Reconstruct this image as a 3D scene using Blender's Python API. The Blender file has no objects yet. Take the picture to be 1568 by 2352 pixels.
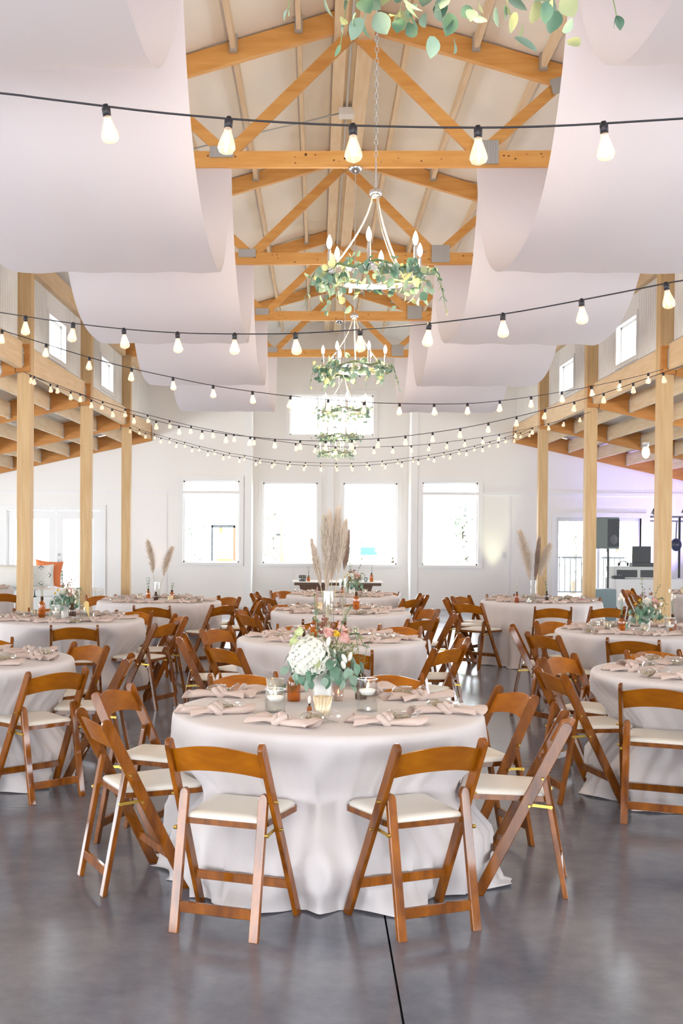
import bpy, bmesh, math, random
from math import sin, cos, pi, radians, sqrt, atan2
from mathutils import Vector, Matrix, noise
R = random.Random(7)
sc = bpy.context.scene
col = sc.collection

# ------------------------------------------------------------------ camera
CH = 1.61                                   # eye height
X0 = 0.282                                  # centre line of the hall (x)
def setup_camera():
    yaw, pitch, roll = 0.02767, -0.01587, 0.00691
    cy, sy, cp, sp, cr, sr = cos(yaw), sin(yaw), cos(pitch), sin(pitch), cos(roll), sin(roll)
    Rz = Matrix(((cy, sy, 0), (-sy, cy, 0), (0, 0, 1)))
    Rx = Matrix(((1, 0, 0), (0, cp, sp), (0, -sp, cp)))
    Ry = Matrix(((cr, 0, sr), (0, 1, 0), (-sr, 0, cr)))
    M = Ry @ Rx @ Rz                         # rows: right, forward, up
    r, f, u = M[0], M[1], M[2]
    W = Matrix(((r[0], u[0], -f[0], 0), (r[1], u[1], -f[1], 0), (r[2], u[2], -f[2], CH), (0, 0, 0, 1)))
    cd = bpy.data.cameras.new('camera')
    cd.sensor_fit = 'VERTICAL'; cd.sensor_height = 36.0; cd.sensor_width = 24.0
    cd.lens = 2701.15 / 2352 * 36
    cd.shift_x = (784 - 653.42) / 2352
    cd.shift_y = (1259.25 - 1176) / 2352
    cd.clip_start = 0.05; cd.clip_end = 500
    c = bpy.data.objects.new('camera', cd); col.objects.link(c)
    c.matrix_world = W
    sc.camera = c
setup_camera()

# ------------------------------------------------------------------ world, lights, exposure
sc.view_settings.view_transform = 'Standard'
sc.view_settings.look = 'None'
sc.view_settings.gamma = 1.0
sc.view_settings.use_curve_mapping = False
sc.view_settings.exposure = 0.08
sc.cycles.use_denoising = True
sc.cycles.max_bounces = 6
sc.cycles.diffuse_bounces = 4
sc.cycles.glossy_bounces = 3
sc.cycles.transmission_bounces = 4
sc.cycles.transparent_max_bounces = 16
sc.cycles.caustics_reflective = False
sc.cycles.caustics_refractive = False
sc.cycles.sample_clamp_indirect = 6.0
sc.cycles.use_adaptive_sampling = True
sc.cycles.adaptive_threshold = 0.03
w = bpy.data.worlds.new('sky'); sc.world = w; w.use_nodes = True
WORLD = 15.0
bg = w.node_tree.nodes['Background']
bg.inputs['Color'].default_value = (0.88, 0.94, 1.0, 1); bg.inputs['Strength'].default_value = WORLD

def area(name, loc, rot, sx, sy, power=0, color=(1, 1, 1), portal=False):
    l = bpy.data.lights.new(name, 'AREA'); l.shape = 'RECTANGLE'; l.size = sx; l.size_y = sy
    l.energy = power; l.color = color
    if portal: l.cycles.is_portal = True
    o = bpy.data.objects.new(name, l); o.location = loc; o.rotation_euler = rot; col.objects.link(o)
    return o
YB = -5.0                                    # end of the hall behind the camera; openings added for fill
TO_Y, TO_NY = (pi/2, 0, 0), (-pi/2, 0, 0)
TO_X, TO_NX = (pi/2, 0, -pi/2), (pi/2, 0, pi/2)
FILL_SIDE_WIN = [(-0.9, 1.6, 0.6, 2.1), (3.2, 6.6, 0.5, 2.1), (8.6, 12.0, 0.5, 2.1), (14.2, 17.4, 0.5, 2.1)]  # side windows out of view, added to carry fill light
XL, XR = X0 - 8.5, X0 + 8.5
REAR_ADDED = [(-8.1, -4.7, .1, 2.7), (-1.6, 2.0, .1, 2.8), (2.7, 4.4, .1, 2.7)]  # unseen rear openings, added and placed for fill and chair-leg glare
for (a, b, z0, z1) in REAR_ADDED: area('added_daylight_rear', ((a+b)/2, YB-.2, (z0+z1)/2), TO_Y, b-a, z1-z0, portal=True)
SIDE_L = [(-4.8, -.9, .1, 2.3)] + FILL_SIDE_WIN[1:] + [(19.6, 22.0, .5, 2.1)]  # first opening follows the chair-leg glare, the others are added fill
for (a, b, z0, z1) in SIDE_L:
    area('added_daylight_left', (XL - .1, (a+b)/2, (z0+z1)/2), TO_X, b-a, z1-z0, portal=True)
for (a, b, z0, z1) in FILL_SIDE_WIN:
    area('added_daylight_right', (XR + .1, (a+b)/2, (z0+z1)/2), TO_NX, b-a, z1-z0, portal=True)
BACK_WIN = [(-2.77, -1.61, .92, 2.61, 24.21), (-1.16, 0.0, .89, 2.61, 25.0), (.55, 1.69, .88, 2.61, 25.0), (2.15, 3.29, .90, 2.60, 24.21), (-.6, 1.17, 3.62, 4.47, 25.0)]
for (a, b, z0, z1, Y) in BACK_WIN + [(4.89, 6.61, 0.0, 1.89, 24.21), (-6.3, -4.6, .1, 1.85, 24.21)]:
    area('daylight_back', ((a+b)/2, Y+.25, (z0+z1)/2), TO_NY, b-a, z1-z0, portal=True)
def point(name, loc, power, color, r=.05):
    l = bpy.data.lights.new(name, 'POINT'); l.energy = power; l.color = color; l.shadow_soft_size = r
    o = bpy.data.objects.new(name, l); o.location = loc; col.objects.link(o)

# ------------------------------------------------------------------ materials
MATS = {}
def nmat(name, base, rough=.6, metal=0, coat=0, spec=.5, emit=None, estr=0, var=None, scale=(1, 1, 1), nscale=6, bump=0, bscale=60, bstretch=(1, 1, 1), rnd=0, detail=4, trans=0, sheen=0, coat_r=.15):
    if name in MATS: return MATS[name]
    m = bpy.data.materials.new(name); m.use_nodes = True; nt = m.node_tree; N = nt.nodes; L = nt.links
    b = N['Principled BSDF']
    b.inputs['Base Color'].default_value = (*base, 1); b.inputs['Roughness'].default_value = rough
    b.inputs['Metallic'].default_value = metal; b.inputs['Coat Weight'].default_value = coat; b.inputs['Coat Roughness'].default_value = coat_r
    b.inputs['Specular IOR Level'].default_value = spec
    if sheen: b.inputs['Sheen Weight'].default_value = sheen
    if emit: b.inputs['Emission Color'].default_value = (*emit, 1); b.inputs['Emission Strength'].default_value = estr
    if var or bump:
        tc = N.new('ShaderNodeTexCoord'); mp = N.new('ShaderNodeMapping'); L.new(tc.outputs['Object'], mp.inputs['Vector'])
        mp.inputs['Scale'].default_value = scale
    if var:
        nz = N.new('ShaderNodeTexNoise'); nz.inputs['Scale'].default_value = nscale; nz.inputs['Detail'].default_value = detail
        L.new(mp.outputs['Vector'], nz.inputs['Vector'])
        rp = N.new('ShaderNodeValToRGB'); rp.color_ramp.elements[0].position = .3; rp.color_ramp.elements[1].position = .7
        rp.color_ramp.elements[0].color = (*base, 1); rp.color_ramp.elements[1].color = (*var, 1)
        L.new(nz.outputs['Fac'], rp.inputs['Fac'])
        out = rp.outputs['Color']
        if rnd:
            oi = N.new('ShaderNodeObjectInfo'); hs = N.new('ShaderNodeHueSaturation')
            mr = N.new('ShaderNodeMapRange'); mr.inputs['To Min'].default_value = 1-rnd; mr.inputs['To Max'].default_value = 1+rnd
            L.new(oi.outputs['Random'], mr.inputs['Value']); L.new(mr.outputs['Result'], hs.inputs['Value']); L.new(out, hs.inputs['Color']); out = hs.outputs['Color']
        L.new(out, b.inputs['Base Color'])
    if bump:
        mp2 = N.new('ShaderNodeMapping'); L.new(tc.outputs['Object'], mp2.inputs['Vector']); mp2.inputs['Scale'].default_value = bstretch
        n2 = N.new('ShaderNodeTexNoise'); n2.inputs['Scale'].default_value = bscale; n2.inputs['Detail'].default_value = 3; L.new(mp2.outputs['Vector'], n2.inputs['Vector'])
        bp = N.new('ShaderNodeBump'); bp.inputs['Strength'].default_value = bump; bp.inputs['Distance'].default_value = .01
        L.new(n2.outputs['Fac'], bp.inputs['Height']); L.new(bp.outputs['Normal'], b.inputs['Normal'])
    if trans:
        tr = N.new('ShaderNodeBsdfTranslucent'); tr.inputs['Color'].default_value = (*base, 1); mx = N.new('ShaderNodeMixShader'); mx.inputs['Fac'].default_value = trans
        L.new(b.outputs[0], mx.inputs[1]); L.new(tr.outputs[0], mx.inputs[2]); L.new(mx.outputs[0], N['Material Output'].inputs['Surface'])
    MATS[name] = m
    if estr: m.cycles.emission_sampling = 'NONE'
    return m
def glass(name, color, gloss=.12, rough=.03, haze=0, hazecol=(1, 1, 1), emit=0, ecol=(1, .7, .4)):
    if name in MATS: return MATS[name]
    m = bpy.data.materials.new(name); m.use_nodes = True; nt = m.node_tree; N = nt.nodes; L = nt.links
    N.remove(N['Principled BSDF'])
    t = N.new('ShaderNodeBsdfTransparent'); t.inputs['Color'].default_value = (*color, 1)
    g = N.new('ShaderNodeBsdfGlossy'); g.inputs['Roughness'].default_value = rough
    lw = N.new('ShaderNodeLayerWeight'); lw.inputs['Blend'].default_value = .35
    mr = N.new('ShaderNodeMapRange'); mr.inputs['To Min'].default_value = gloss * .5; mr.inputs['To Max'].default_value = min(1, gloss * 5)
    L.new(lw.outputs['Facing'], mr.inputs['Value'])
    mx = N.new('ShaderNodeMixShader'); L.new(mr.outputs['Result'], mx.inputs['Fac']); L.new(t.outputs[0], mx.inputs[1]); L.new(g.outputs[0], mx.inputs[2])
    out = mx.outputs[0]
    if haze:
        d = N.new('ShaderNodeBsdfPrincipled'); d.inputs['Base Color'].default_value = (*hazecol, 1); d.inputs['Roughness'].default_value = .4
        if emit: d.inputs['Emission Color'].default_value = (*ecol, 1); d.inputs['Emission Strength'].default_value = emit
        m2 = N.new('ShaderNodeMixShader'); m2.inputs['Fac'].default_value = haze; L.new(out, m2.inputs[1]); L.new(d.outputs[0], m2.inputs[2]); out = m2.outputs[0]
    L.new(out, N['Material Output'].inputs['Surface'])
    m.cycles.emission_sampling = 'NONE'
    MATS[name] = m
    return m

M_CHAIR = nmat('chair_wood', (.31, .090, .003), .5, coat=.80, coat_r=.06, spec=.1, var=(.13, .033, .0015), scale=(3, 3, 1), nscale=7, rnd=.22)
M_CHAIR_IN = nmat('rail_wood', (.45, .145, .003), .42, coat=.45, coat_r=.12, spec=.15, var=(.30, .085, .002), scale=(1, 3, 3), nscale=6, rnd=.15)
M_PAD = nmat('cream_vinyl', (.80, .76, .68), .45, bump=.05, bscale=90)
M_BRASS = nmat('brass', (.60, .41, .09), .38, metal=1)
M_CLOTH = nmat('blush_cloth', (.75, .695, .69), .85, bump=.15, bscale=140, sheen=.2, trans=.12)
M_NAP = nmat('napkin_cloth', (.67, .54, .485), .9, bump=.2, bscale=200, trans=.1)
M_POST = nmat('post_wood', (.66, .46, .24), .6, var=(.56, .35, .16), scale=(9, 9, .6), nscale=3, bump=.1, bscale=30, bstretch=(6, 6, .5))
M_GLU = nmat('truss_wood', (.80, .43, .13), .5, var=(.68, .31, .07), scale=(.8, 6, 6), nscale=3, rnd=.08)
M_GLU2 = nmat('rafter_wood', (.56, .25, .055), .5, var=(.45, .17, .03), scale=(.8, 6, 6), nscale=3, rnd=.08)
M_PINE = nmat('pine', (.80, .66, .48), .6, var=(.72, .53, .33), scale=(7, .7, 7), nscale=3, rnd=.06)
M_BEAM = nmat('eave_pine', (.80, .60, .38), .6, var=(.70, .48, .26), scale=(7, .7, 7), nscale=3)
M_KNOT = nmat('knot', (.22, .08, .02), .6)
M_STEEL = nmat('galvanised', (.50, .51, .52), .45, metal=.7, bump=.1, bscale=40)
M_CHROME = nmat('nickel', (.80, .80, .82), .18, metal=1)
M_WALL = nmat('white_board', (.90, .875, .845), .7, bump=.05, bscale=25, bstretch=(4, 4, .4))
M_TRIM = nmat('white_trim', (.88, .87, .86), .55)
M_INSUL = nmat('insulation', (.86, .83, .78), .55, bump=.9, bscale=2.2, bstretch=(3, .6, 1))
M_DRAPE = nmat('drape', (.84, .795, .84), .9, bump=.12, bscale=14, bstretch=(3, .6, .6), trans=.35)
M_BLACK = nmat('black_rubber', (.018, .016, .022), .5)
M_DARK = nmat('dark_plastic', (.03, .035, .04), .45)
M_GAP = nmat('joint_dark', (.012, .012, .013), .9)
M_FLAME = nmat('flame', (1, .8, .4), .5, emit=(1, .72, .35), estr=14)
M_FIL = nmat('filament', (1, .7, .4), .5, emit=(1, .62, .30), estr=20)
M_WARM = nmat('lit_bulb', (1, .9, .7), .4, emit=(1, .84, .62), estr=7)
M_WAX = nmat('wax', (.90, .87, .82), .4)
M_CER = nmat('white_ceramic', (.86, .83, .80), .35)
M_GOLD = nmat('gold_ribbed', (.78, .64, .42), .35, metal=.35)
M_STEM = nmat('stem', (.16, .22, .09), .7)
M_TAN = nmat('plume_tan', (.86, .77, .67), .9, var=(.70, .58, .47), nscale=20, trans=.35)
M_CREAMP = nmat('plume_cream', (.80, .74, .64), .9, trans=.35)
M_BRNP = nmat('plume_brown', (.30, .19, .14), .9, var=(.42, .30, .24), nscale=20)
M_LEAF = [nmat('leaf_sage', (.23, .34, .25), .55, var=(.30, .42, .34), nscale=30, rnd=.25, trans=.2),
          nmat('leaf_deep', (.10, .21, .13), .5, var=(.15, .27, .19), nscale=30, rnd=.25, trans=.2),
          nmat('leaf_lime', (.48, .50, .26), .55, var=(.36, .42, .22), nscale=30, rnd=.2, trans=.3)]
M_WHITEF = nmat('white_petal', (.94, .93, .88), .8, var=(.88, .89, .79), nscale=40, trans=.25)
M_PINKF = nmat('pink_petal', (.86, .50, .46), .8, var=(.90, .66, .60), nscale=30, trans=.25)
M_YELF = nmat('yellow_petal', (.85, .58, .05), .8)
M_BUNNY = nmat('bunny_tail', (.86, .80, .72), .95)
M_RUST = nmat('dried_bloom', (.28, .12, .08), .9)
M_MOSS = nmat('dried_green', (.34, .32, .17), .9)
G_CLEAR = glass('clear_glass', (.99, .995, .995), .07)
G_PANE = glass('window_pane', (.97, .98, .98), .05)
G_AMBER = glass('amber_glass', (.80, .36, .02), .10, haze=.18, hazecol=(.55, .22, .01))
G_BROWN = glass('brown_glass', (.35, .16, .05), .12, haze=.5, hazecol=(.07, .03, .012))
G_BULB = glass('bulb_glass', (1.0, .95, .88), .16, haze=.09, hazecol=(1, .9, .8), emit=4.5, ecol=(1, .68, .42))
G_CELLO = glass('cellophane', (.98, .98, .98), .16, rough=.10, haze=.04, hazecol=(.9, .9, .9))
G_WATER = glass('water', (.97, .98, .975), .04)
G_MERC = glass('mercury_glass', (.8, .75, .65), .3, rough=.15, haze=.5, hazecol=(.72, .66, .55))

def floor_mat():
    m = bpy.data.materials.new('polished_concrete'); m.use_nodes = True; nt = m.node_tree; N = nt.nodes; L = nt.links
    b = N['Principled BSDF']; tc = N.new('ShaderNodeTexCoord')
    n1 = N.new('ShaderNodeTexNoise'); n1.inputs['Scale'].default_value = .9; n1.inputs['Detail'].default_value = 6; n1.inputs['Roughness'].default_value = .6
    n2 = N.new('ShaderNodeTexNoise'); n2.inputs['Scale'].default_value = 9; n2.inputs['Detail'].default_value = 8; n2.inputs['Roughness'].default_value = .7
    L.new(tc.outputs['Object'], n1.inputs['Vector']); L.new(tc.outputs['Object'], n2.inputs['Vector'])
    mx = N.new('ShaderNodeMath'); mx.operation = 'ADD'; L.new(n1.outputs['Fac'], mx.inputs[0])
    m2 = N.new('ShaderNodeMath'); m2.operation = 'MULTIPLY'; m2.inputs[1].default_value = .5; L.new(n2.outputs['Fac'], m2.inputs[0]); L.new(m2.outputs[0], mx.inputs[1])
    rp = N.new('ShaderNodeValToRGB'); e = rp.color_ramp.elements; e[0].position = .5; e[0].color = (.104, .124, .168, 1); e[1].position = .95; e[1].color = (.220, .232, .268, 1)
    L.new(mx.outputs[0], rp.inputs['Fac']); L.new(rp.outputs['Color'], b.inputs['Base Color'])
    rr = N.new('ShaderNodeMapRange'); rr.inputs['To Min'].default_value = .08; rr.inputs['To Max'].default_value = .26; L.new(n1.outputs['Fac'], rr.inputs['Value']); L.new(rr.outputs['Result'], b.inputs['Roughness'])
    b.inputs['Specular IOR Level'].default_value = .75
    bp = N.new('ShaderNodeBump'); bp.inputs['Strength'].default_value = .08; bp.inputs['Distance'].default_value = .02; L.new(n1.outputs['Fac'], bp.inputs['Height']); L.new(bp.outputs['Normal'], b.inputs['Normal'])
    return m
M_FLOOR = floor_mat()

# ------------------------------------------------------------------ mesh builder
class MB:
    def __init__(s): s.v = []; s.f = []
    def add(s, vs, fs):
        n = len(s.v); s.v += [tuple(v) for v in vs]; s.f += [tuple(i+n for i in f) for f in fs]
    def box(s, x0, x1, y0, y1, z0, z1):
        s.add([(x0,y0,z0),(x1,y0,z0),(x1,y1,z0),(x0,y1,z0),(x0,y0,z1),(x1,y0,z1),(x1,y1,z1),(x0,y1,z1)],
              [(0,3,2,1),(4,5,6,7),(0,1,5,4),(1,2,6,5),(2,3,7,6),(3,0,4,7)]); return s
    def bar(s, a, b, w, t, side=None):
        a = Vector(a); b = Vector(b); d = (b-a).normalized()
        sd = Vector(side) if side else (d.cross(Vector((0,0,1))) if abs(d.z) < .99 else Vector((1,0,0)))
        sd = (sd - d*sd.dot(d)).normalized(); up = sd.cross(d)
        q = [(-1,-1),(1,-1),(1,1),(-1,1)]
        s.add([a + sd*w/2*i + up*t/2*j for i,j in q] + [b + sd*w/2*i + up*t/2*j for i,j in q],
              [(0,1,2,3),(7,6,5,4),(0,4,5,1),(1,5,6,2),(2,6,7,3),(3,7,4,0)]); return s
    def tube(s, P, r, n=6, r1=None, caps=True):
        P = [Vector(p) for p in P]; k = len(P); base = len(s.v); vs = []; up = Vector((.03,.02,1)).normalized()
        for i, p in enumerate(P):
            d = (P[min(i+1,k-1)] - P[max(i-1,0)]).normalized()
            a = d.cross(up)
            if a.length < .1: a = d.cross(Vector((1,0,0)))
            a.normalize(); b = a.cross(d)
            rr = r[i] if isinstance(r, (list, tuple)) else (r if r1 is None else r + (r1-r)*i/(k-1))
            vs += [p + a*rr*cos(2*pi*j/n) + b*rr*sin(2*pi*j/n) for j in range(n)]
        fs = [(i*n+j, i*n+(j+1)%n, (i+1)*n+(j+1)%n, (i+1)*n+j) for i in range(k-1) for j in range(n)]
        if caps: fs += [tuple(range(n-1,-1,-1)), tuple((k-1)*n+j for j in range(n))]
        s.add(vs, fs); return s
    def lathe(s, prof, n=16, c=(0,0,0), rib=0, nr=0):
        vs = []; fs = []
        for (r, z) in prof:
            for j in range(n):
                a = 2*pi*j/n; rr = r*(1 + rib*cos(nr*a))
                vs.append((c[0]+rr*cos(a), c[1]+rr*sin(a), c[2]+z))
        for i in range(len(prof)-1):
            for j in range(n): fs.append((i*n+j, i*n+(j+1)%n, (i+1)*n+(j+1)%n, (i+1)*n+j))
        s.add(vs, fs); return s
    def disc(s, r, z, n=16, c=(0,0)):
        s.add([(c[0]+r*cos(2*pi*j/n), c[1]+r*sin(2*pi*j/n), z) for j in range(n)], [tuple(range(n))]); return s
    def ball(s, c, r, nu=8, nv=6, M=None):
        r = (r,r,r) if not isinstance(r,(tuple,list)) else r; vs = []
        for i in range(nv+1):
            t = pi*i/nv
            for j in range(nu):
                p = Vector((r[0]*sin(t)*cos(2*pi*j/nu), r[1]*sin(t)*sin(2*pi*j/nu), r[2]*cos(t)))
                if M: p = M @ p
                vs.append(Vector(c)+p)
        s.add(vs, [(i*nu+j,(i+1)*nu+j,(i+1)*nu+(j+1)%nu,i*nu+(j+1)%nu) for i in range(nv) for j in range(nu)]); return s
    def poly(s, pts, ax, d0, d1):
        """extrude a 2D outline along axis ax (x: pts are (y,z); y: (x,z); z: (x,y))"""
        n = len(pts)
        mk = {'x': lambda p, d: (d, p[0], p[1]), 'y': lambda p, d: (p[0], d, p[1]), 'z': lambda p, d: (p[0], p[1], d)}[ax]
        s.add([mk(p,d0) for p in pts] + [mk(p,d1) for p in pts],
              [tuple(range(n)), tuple(range(2*n-1,n-1,-1))] + [(i,(i+n),(i+1)%n+n,(i+1)%n) for i in range(n)]); return s
    def grid(s, fn, nu, nv, wrap=False):
        vs = [fn(i/nu, j/nv) for j in range(nv+1) for i in range(nu if wrap else nu+1)]
        m = nu if wrap else nu+1
        s.add(vs, [(j*m+i, j*m+(i+1)%m, (j+1)*m+(i+1)%m, (j+1)*m+i) for j in range(nv) for i in range(nu)]); return s
    def mesh(s, name, mat, smooth=False, bevel=0):
        me = bpy.data.meshes.new(name); me.from_pydata(s.v, [], s.f)
        bm = bmesh.new(); bm.from_mesh(me)
        bmesh.ops.recalc_face_normals(bm, faces=bm.faces)
        if bevel: bmesh.ops.bevel(bm, geom=list(bm.edges), offset=bevel, segments=1, affect='EDGES', clamp_overlap=True)
        bm.to_mesh(me); bm.free()
        if smooth: me.polygons.foreach_set('use_smooth', [True]*len(me.polygons))
        me.materials.append(mat); me.update(); return me
def put(name, me, parent=None, loc=None, rot=None, scale=None):
    o = bpy.data.objects.new(name, me); col.objects.link(o)
    if parent: o.parent = parent
    if loc is not None: o.location = loc
    if rot is not None: o.rotation_euler = rot
    if scale is not None: o.scale = scale
    return o
def obj(name, mb, mat, parent=None, smooth=False, bevel=0, **k):
    return put(name, mb.mesh(name, mat, smooth, bevel), parent, **k)
def thing(name, label, cat, loc=(0,0,0), rz=0, group=None):
    o = bpy.data.objects.new(name, None); o.empty_display_size = .1; col.objects.link(o)
    o.location = loc; o.rotation_euler = (0,0,rz); o['label'] = label; o['category'] = cat
    if group: o['group'] = group
    return o
def tag(o, label, cat, group=None):
    o['label'] = label; o['category'] = cat
    if group: o['group'] = group
    return o
def struct(name, mb, mat, **k):
    o = obj(name, mb, mat, **k); o['kind'] = 'structure'; return o
def sempty(name):
    o = bpy.data.objects.new(name, None); col.objects.link(o); o['kind'] = 'structure'; return o
def kids(o): return [c for c in ALLK.get(o.name, [])]
def dup(root, loc=None, rz=None, label=None, group=None):
    r = root.copy(); col.objects.link(r)
    if loc is not None: r.location = loc
    if rz is not None: r.rotation_euler = (0,0,rz)
    if label: r['label'] = label
    if group: r['group'] = group
    for ch in list(root.children):
        c = ch.copy(); col.objects.link(c); c.parent = r
        for g in list(ch.children):
            d = g.copy(); col.objects.link(d); d.parent = c
    return r

# ------------------------------------------------------------------ structure
TRY = [2.74, 6.40, 10.06, 13.72, 17.38, 21.04]
YW = 24.21
RZ0, SL = 5.87, .29                          # underside of top chords at the ridge, slope
# floor: slabs between control joints
fl = struct('floor', MB().box(XL-.2, XR+.2, YB-1, 26.0, -.30, -.03), M_GAP)
jx = [XL-.2, -4.28, .293, 4.87, XR+.2]; jy = [YB-1, -2.5, 2.1, 6.70, 11.3, 15.9, 20.5, 26.0]
for i in range(4):
    for j in range(7):
        g = .004; gy = .0025
        obj('slab', MB().box(jx[i]+g, jx[i+1]-g, jy[j]+gy, jy[j+1]-gy, -.10, 0), M_FLOOR, fl)

def holes_wall(name, x0, x1, z0, z1, y0, y1, holes, axis='y', mat=None):
    """a wall slab with rectangular openings, decomposed in boxes"""
    xs = sorted(set([x0,x1]+[h[0] for h in holes]+[h[1] for h in holes])); zs = sorted(set([z0,z1]+[h[2] for h in holes]+[h[3] for h in holes]))
    mb = MB()
    for i in range(len(xs)-1):
        runs = None
        for k in range(len(zs)-1):
            cx, cz = (xs[i]+xs[i+1])/2, (zs[k]+zs[k+1])/2
            if any(h[0]<cx<h[1] and h[2]<cz<h[3] for h in holes):
                if runs: _wb(mb, axis, xs[i], xs[i+1], runs[0], runs[1], y0, y1); runs = None
            else:
                runs = (runs[0], zs[k+1]) if runs else (zs[k], zs[k+1])
        if runs: _wb(mb, axis, xs[i], xs[i+1], runs[0], runs[1], y0, y1)
    return struct(name, mb, mat or M_WALL)
def _wb(mb, axis, a, b, z0, z1, y0, y1):
    if axis == 'y': mb.box(a, b, y0, y1, z0, z1)
    else: mb.box(y0, y1, a, b, z0, z1)
BAY0, BAY1 = -1.36, 1.915
H = lambda k: BACK_WIN[k][:4]
holes_wall('wall_back', XL, BAY0, 0, 3.5, YW, YW+.15, [H(0), (-6.45, -4.47, 0, 2.0)])
holes_wall('wall_back', BAY1, XR, 0, 3.5, YW, YW+.15, [H(3), (4.89, 6.61, 0, 1.89)])
holes_wall('wall_back', BAY0-.1, BAY1+.1, 0, 4.9, 25.0, 25.15, [H(1), H(2), H(4)])
mb = MB()
mb.poly([(X0-3.9, 3.5), (BAY0, 3.5), (BAY0, RZ0+.2-SL*(X0-BAY0)), (X0-3.9, RZ0+.2-SL*3.9)], 'y', YW, YW+.15)
mb.poly([(X0+3.9, 3.5), (BAY1, 3.5), (BAY1, RZ0+.2-SL*(BAY1-X0)), (X0+3.9, RZ0+.2-SL*3.9)], 'y', YW, YW+.15)
mb.poly([(BAY0-.1, 4.9), (BAY1+.1, 4.9), (BAY1+.1, 5.6), (X0, 6.12), (BAY0-.1, 5.6)], 'y', 25.0, 25.15)
struct('wall_back', mb, M_WALL)
struct('wall_back', MB().box(BAY0-.12, BAY0, YW+.15, 25.0, 0, 5.7).box(BAY1, BAY1+.12, YW+.15, 25.0, 0, 5.7), M_WALL)
holes_wall('wall_front', XL, XR, 0, 6.2, YB-.15, YB, REAR_ADDED)
# trim on the back wall: girt lines, battens, corner boards
mb = MB().box(XL, BAY0, YW-.02, YW, 2.34, 2.40).box(BAY1, XR, YW-.02, YW, 2.34, 2.40)
struct('trim_1', mb, M_TRIM)
mb = MB()
for x in (-7.6, -6.9, -4.1, -3.15, 3.9, 4.55, 7.3): mb.box(x, x+.05, YW-.012, YW, 0, 2.34)
for x in (-.58, .24, 1.1): mb.box(x, x+.06, 24.985, 25.0, 0, .78); mb.box(x, x+.06, 24.985, 25.0, 2.78, 3.5)
struct('trim_2', mb, M_TRIM)
struct('trim_3', MB().box(BAY0-.14, BAY0+.0, YW-.03, YW, 0, 5.5).box(BAY1, BAY1+.14, YW-.03, YW, 0, 5.5).box(.20, .34, 24.96, 25, 0, 3.5), M_TRIM)
struct('baseboard_back', MB().box(XL, -6.5, YW-.025, YW, 0, .1).box(-4.4, BAY0, YW-.025, YW, 0, .1).box(BAY1, 4.8, YW-.025, YW, 0, .1).box(6.7, XR, YW-.025, YW, 0, .1).box(BAY0, BAY1, 24.97, 25.0, 0, .1), M_TRIM)
# back windows
def window(n, a, b, z0, z1, Y, mull=0):
    w_ = sempty('window_%d' % n)
    c = MB(); e = .09
    c.box(a-e, b+e, Y-.03, Y, z1, z1+e+.02).box(a-e, b+e, Y-.045, Y, z0-.06, z0).box(a-e, a, Y-.03, Y, z0, z1).box(b, b+e, Y-.03, Y, z0, z1)
    obj('casing', c, M_TRIM, w_)
    f = MB(); t = .03
    f.box(a, b, Y+.05, Y+.1, z0, z0+t).box(a, b, Y+.05, Y+.1, z1-t, z1).box(a, a+t, Y+.05, Y+.1, z0, z1).box(b-t, b, Y+.05, Y+.1, z0, z1)
    obj('sash', f, M_TRIM, w_)
    xs = [a+t] + [a+(b-a)*k/(mull+1) for k in range(1, mull+1)] + [b-t]
    for k in range(len(xs)-1):
        obj('pane', MB().box(xs[k]+.012, xs[k+1]-.012, Y+.07, Y+.078, z0+t, z1-t), G_PANE, w_)
    if mull:
        m_ = MB()
        for x in xs[1:-1]: m_.box(x-.012, x+.012, Y+.05, Y+.1, z0+t, z1-t)
        obj('mullion', m_, M_TRIM, w_)
for n, (a, b, z0, z1, Y) in enumerate(BACK_WIN): window(n+1, a, b, z0, z1, Y, 2 if n == 4 else 0)
# french doors (left) and sliding glass door (right)
d1 = sempty('door_1')
obj('door_frame', MB().box(-6.55, -6.43, YW-.03, YW+.12, 0, 2.09).box(-4.49, -4.37, YW-.03, YW+.12, 0, 2.09).box(-6.43, -4.49, YW-.03, YW+.12, 1.98, 2.09), M_TRIM, d1)
for (a, b) in ((-6.42, -5.415), (-5.405, -4.50)):
    lf = obj('door_leaf', MB().box(a, a+.14, YW+.03, YW+.08, .01, 1.97).box(b-.14, b, YW+.03, YW+.08, .01, 1.97).box(a+.14, b-.14, YW+.03, YW+.08, 1.80, 1.97).box(a+.14, b-.14, YW+.03, YW+.08, .01, .26), M_TRIM, d1)
    obj('pane', MB().box(a+.14, b-.14, YW+.05, YW+.058, .26, 1.80), G_PANE, lf)
obj('handle', MB().ball((-5.34, YW+.0, .93), .035).tube([(-5.34, YW, .93), (-5.34, YW+.05, .93)], .012), M_STEEL, d1, smooth=True)
obj('deadbolt', MB().ball((-5.34, YW+.01, 1.06), .028), M_STEEL, d1, smooth=True)
d2 = sempty('door_2')
obj('door_frame', MB().box(4.79, 4.89, YW-.03, YW+.1, 0, 1.99).box(6.61, 6.71, YW-.03, YW+.1, 0, 1.99).box(4.89, 6.61, YW-.03, YW+.1, 1.89, 1.99), M_TRIM, d2)
for (a, b, y) in ((4.89, 5.78, .04), (5.72, 6.61, .09)):
    s_ = obj('sliding_panel', MB().box(a, a+.05, YW+y, YW+y+.04, 0.0, 1.89).box(b-.05, b, YW+y, YW+y+.04, 0.0, 1.89).box(a+.05, b-.05, YW+y, YW+y+.04, 1.82, 1.89).box(a+.05, b-.05, YW+y, YW+y+.04, 0, .07), M_TRIM, d2)
    obj('pane', MB().box(a+.05, b-.05, YW+y+.015, YW+y+.022, .07, 1.82), G_PANE, s_)
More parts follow.
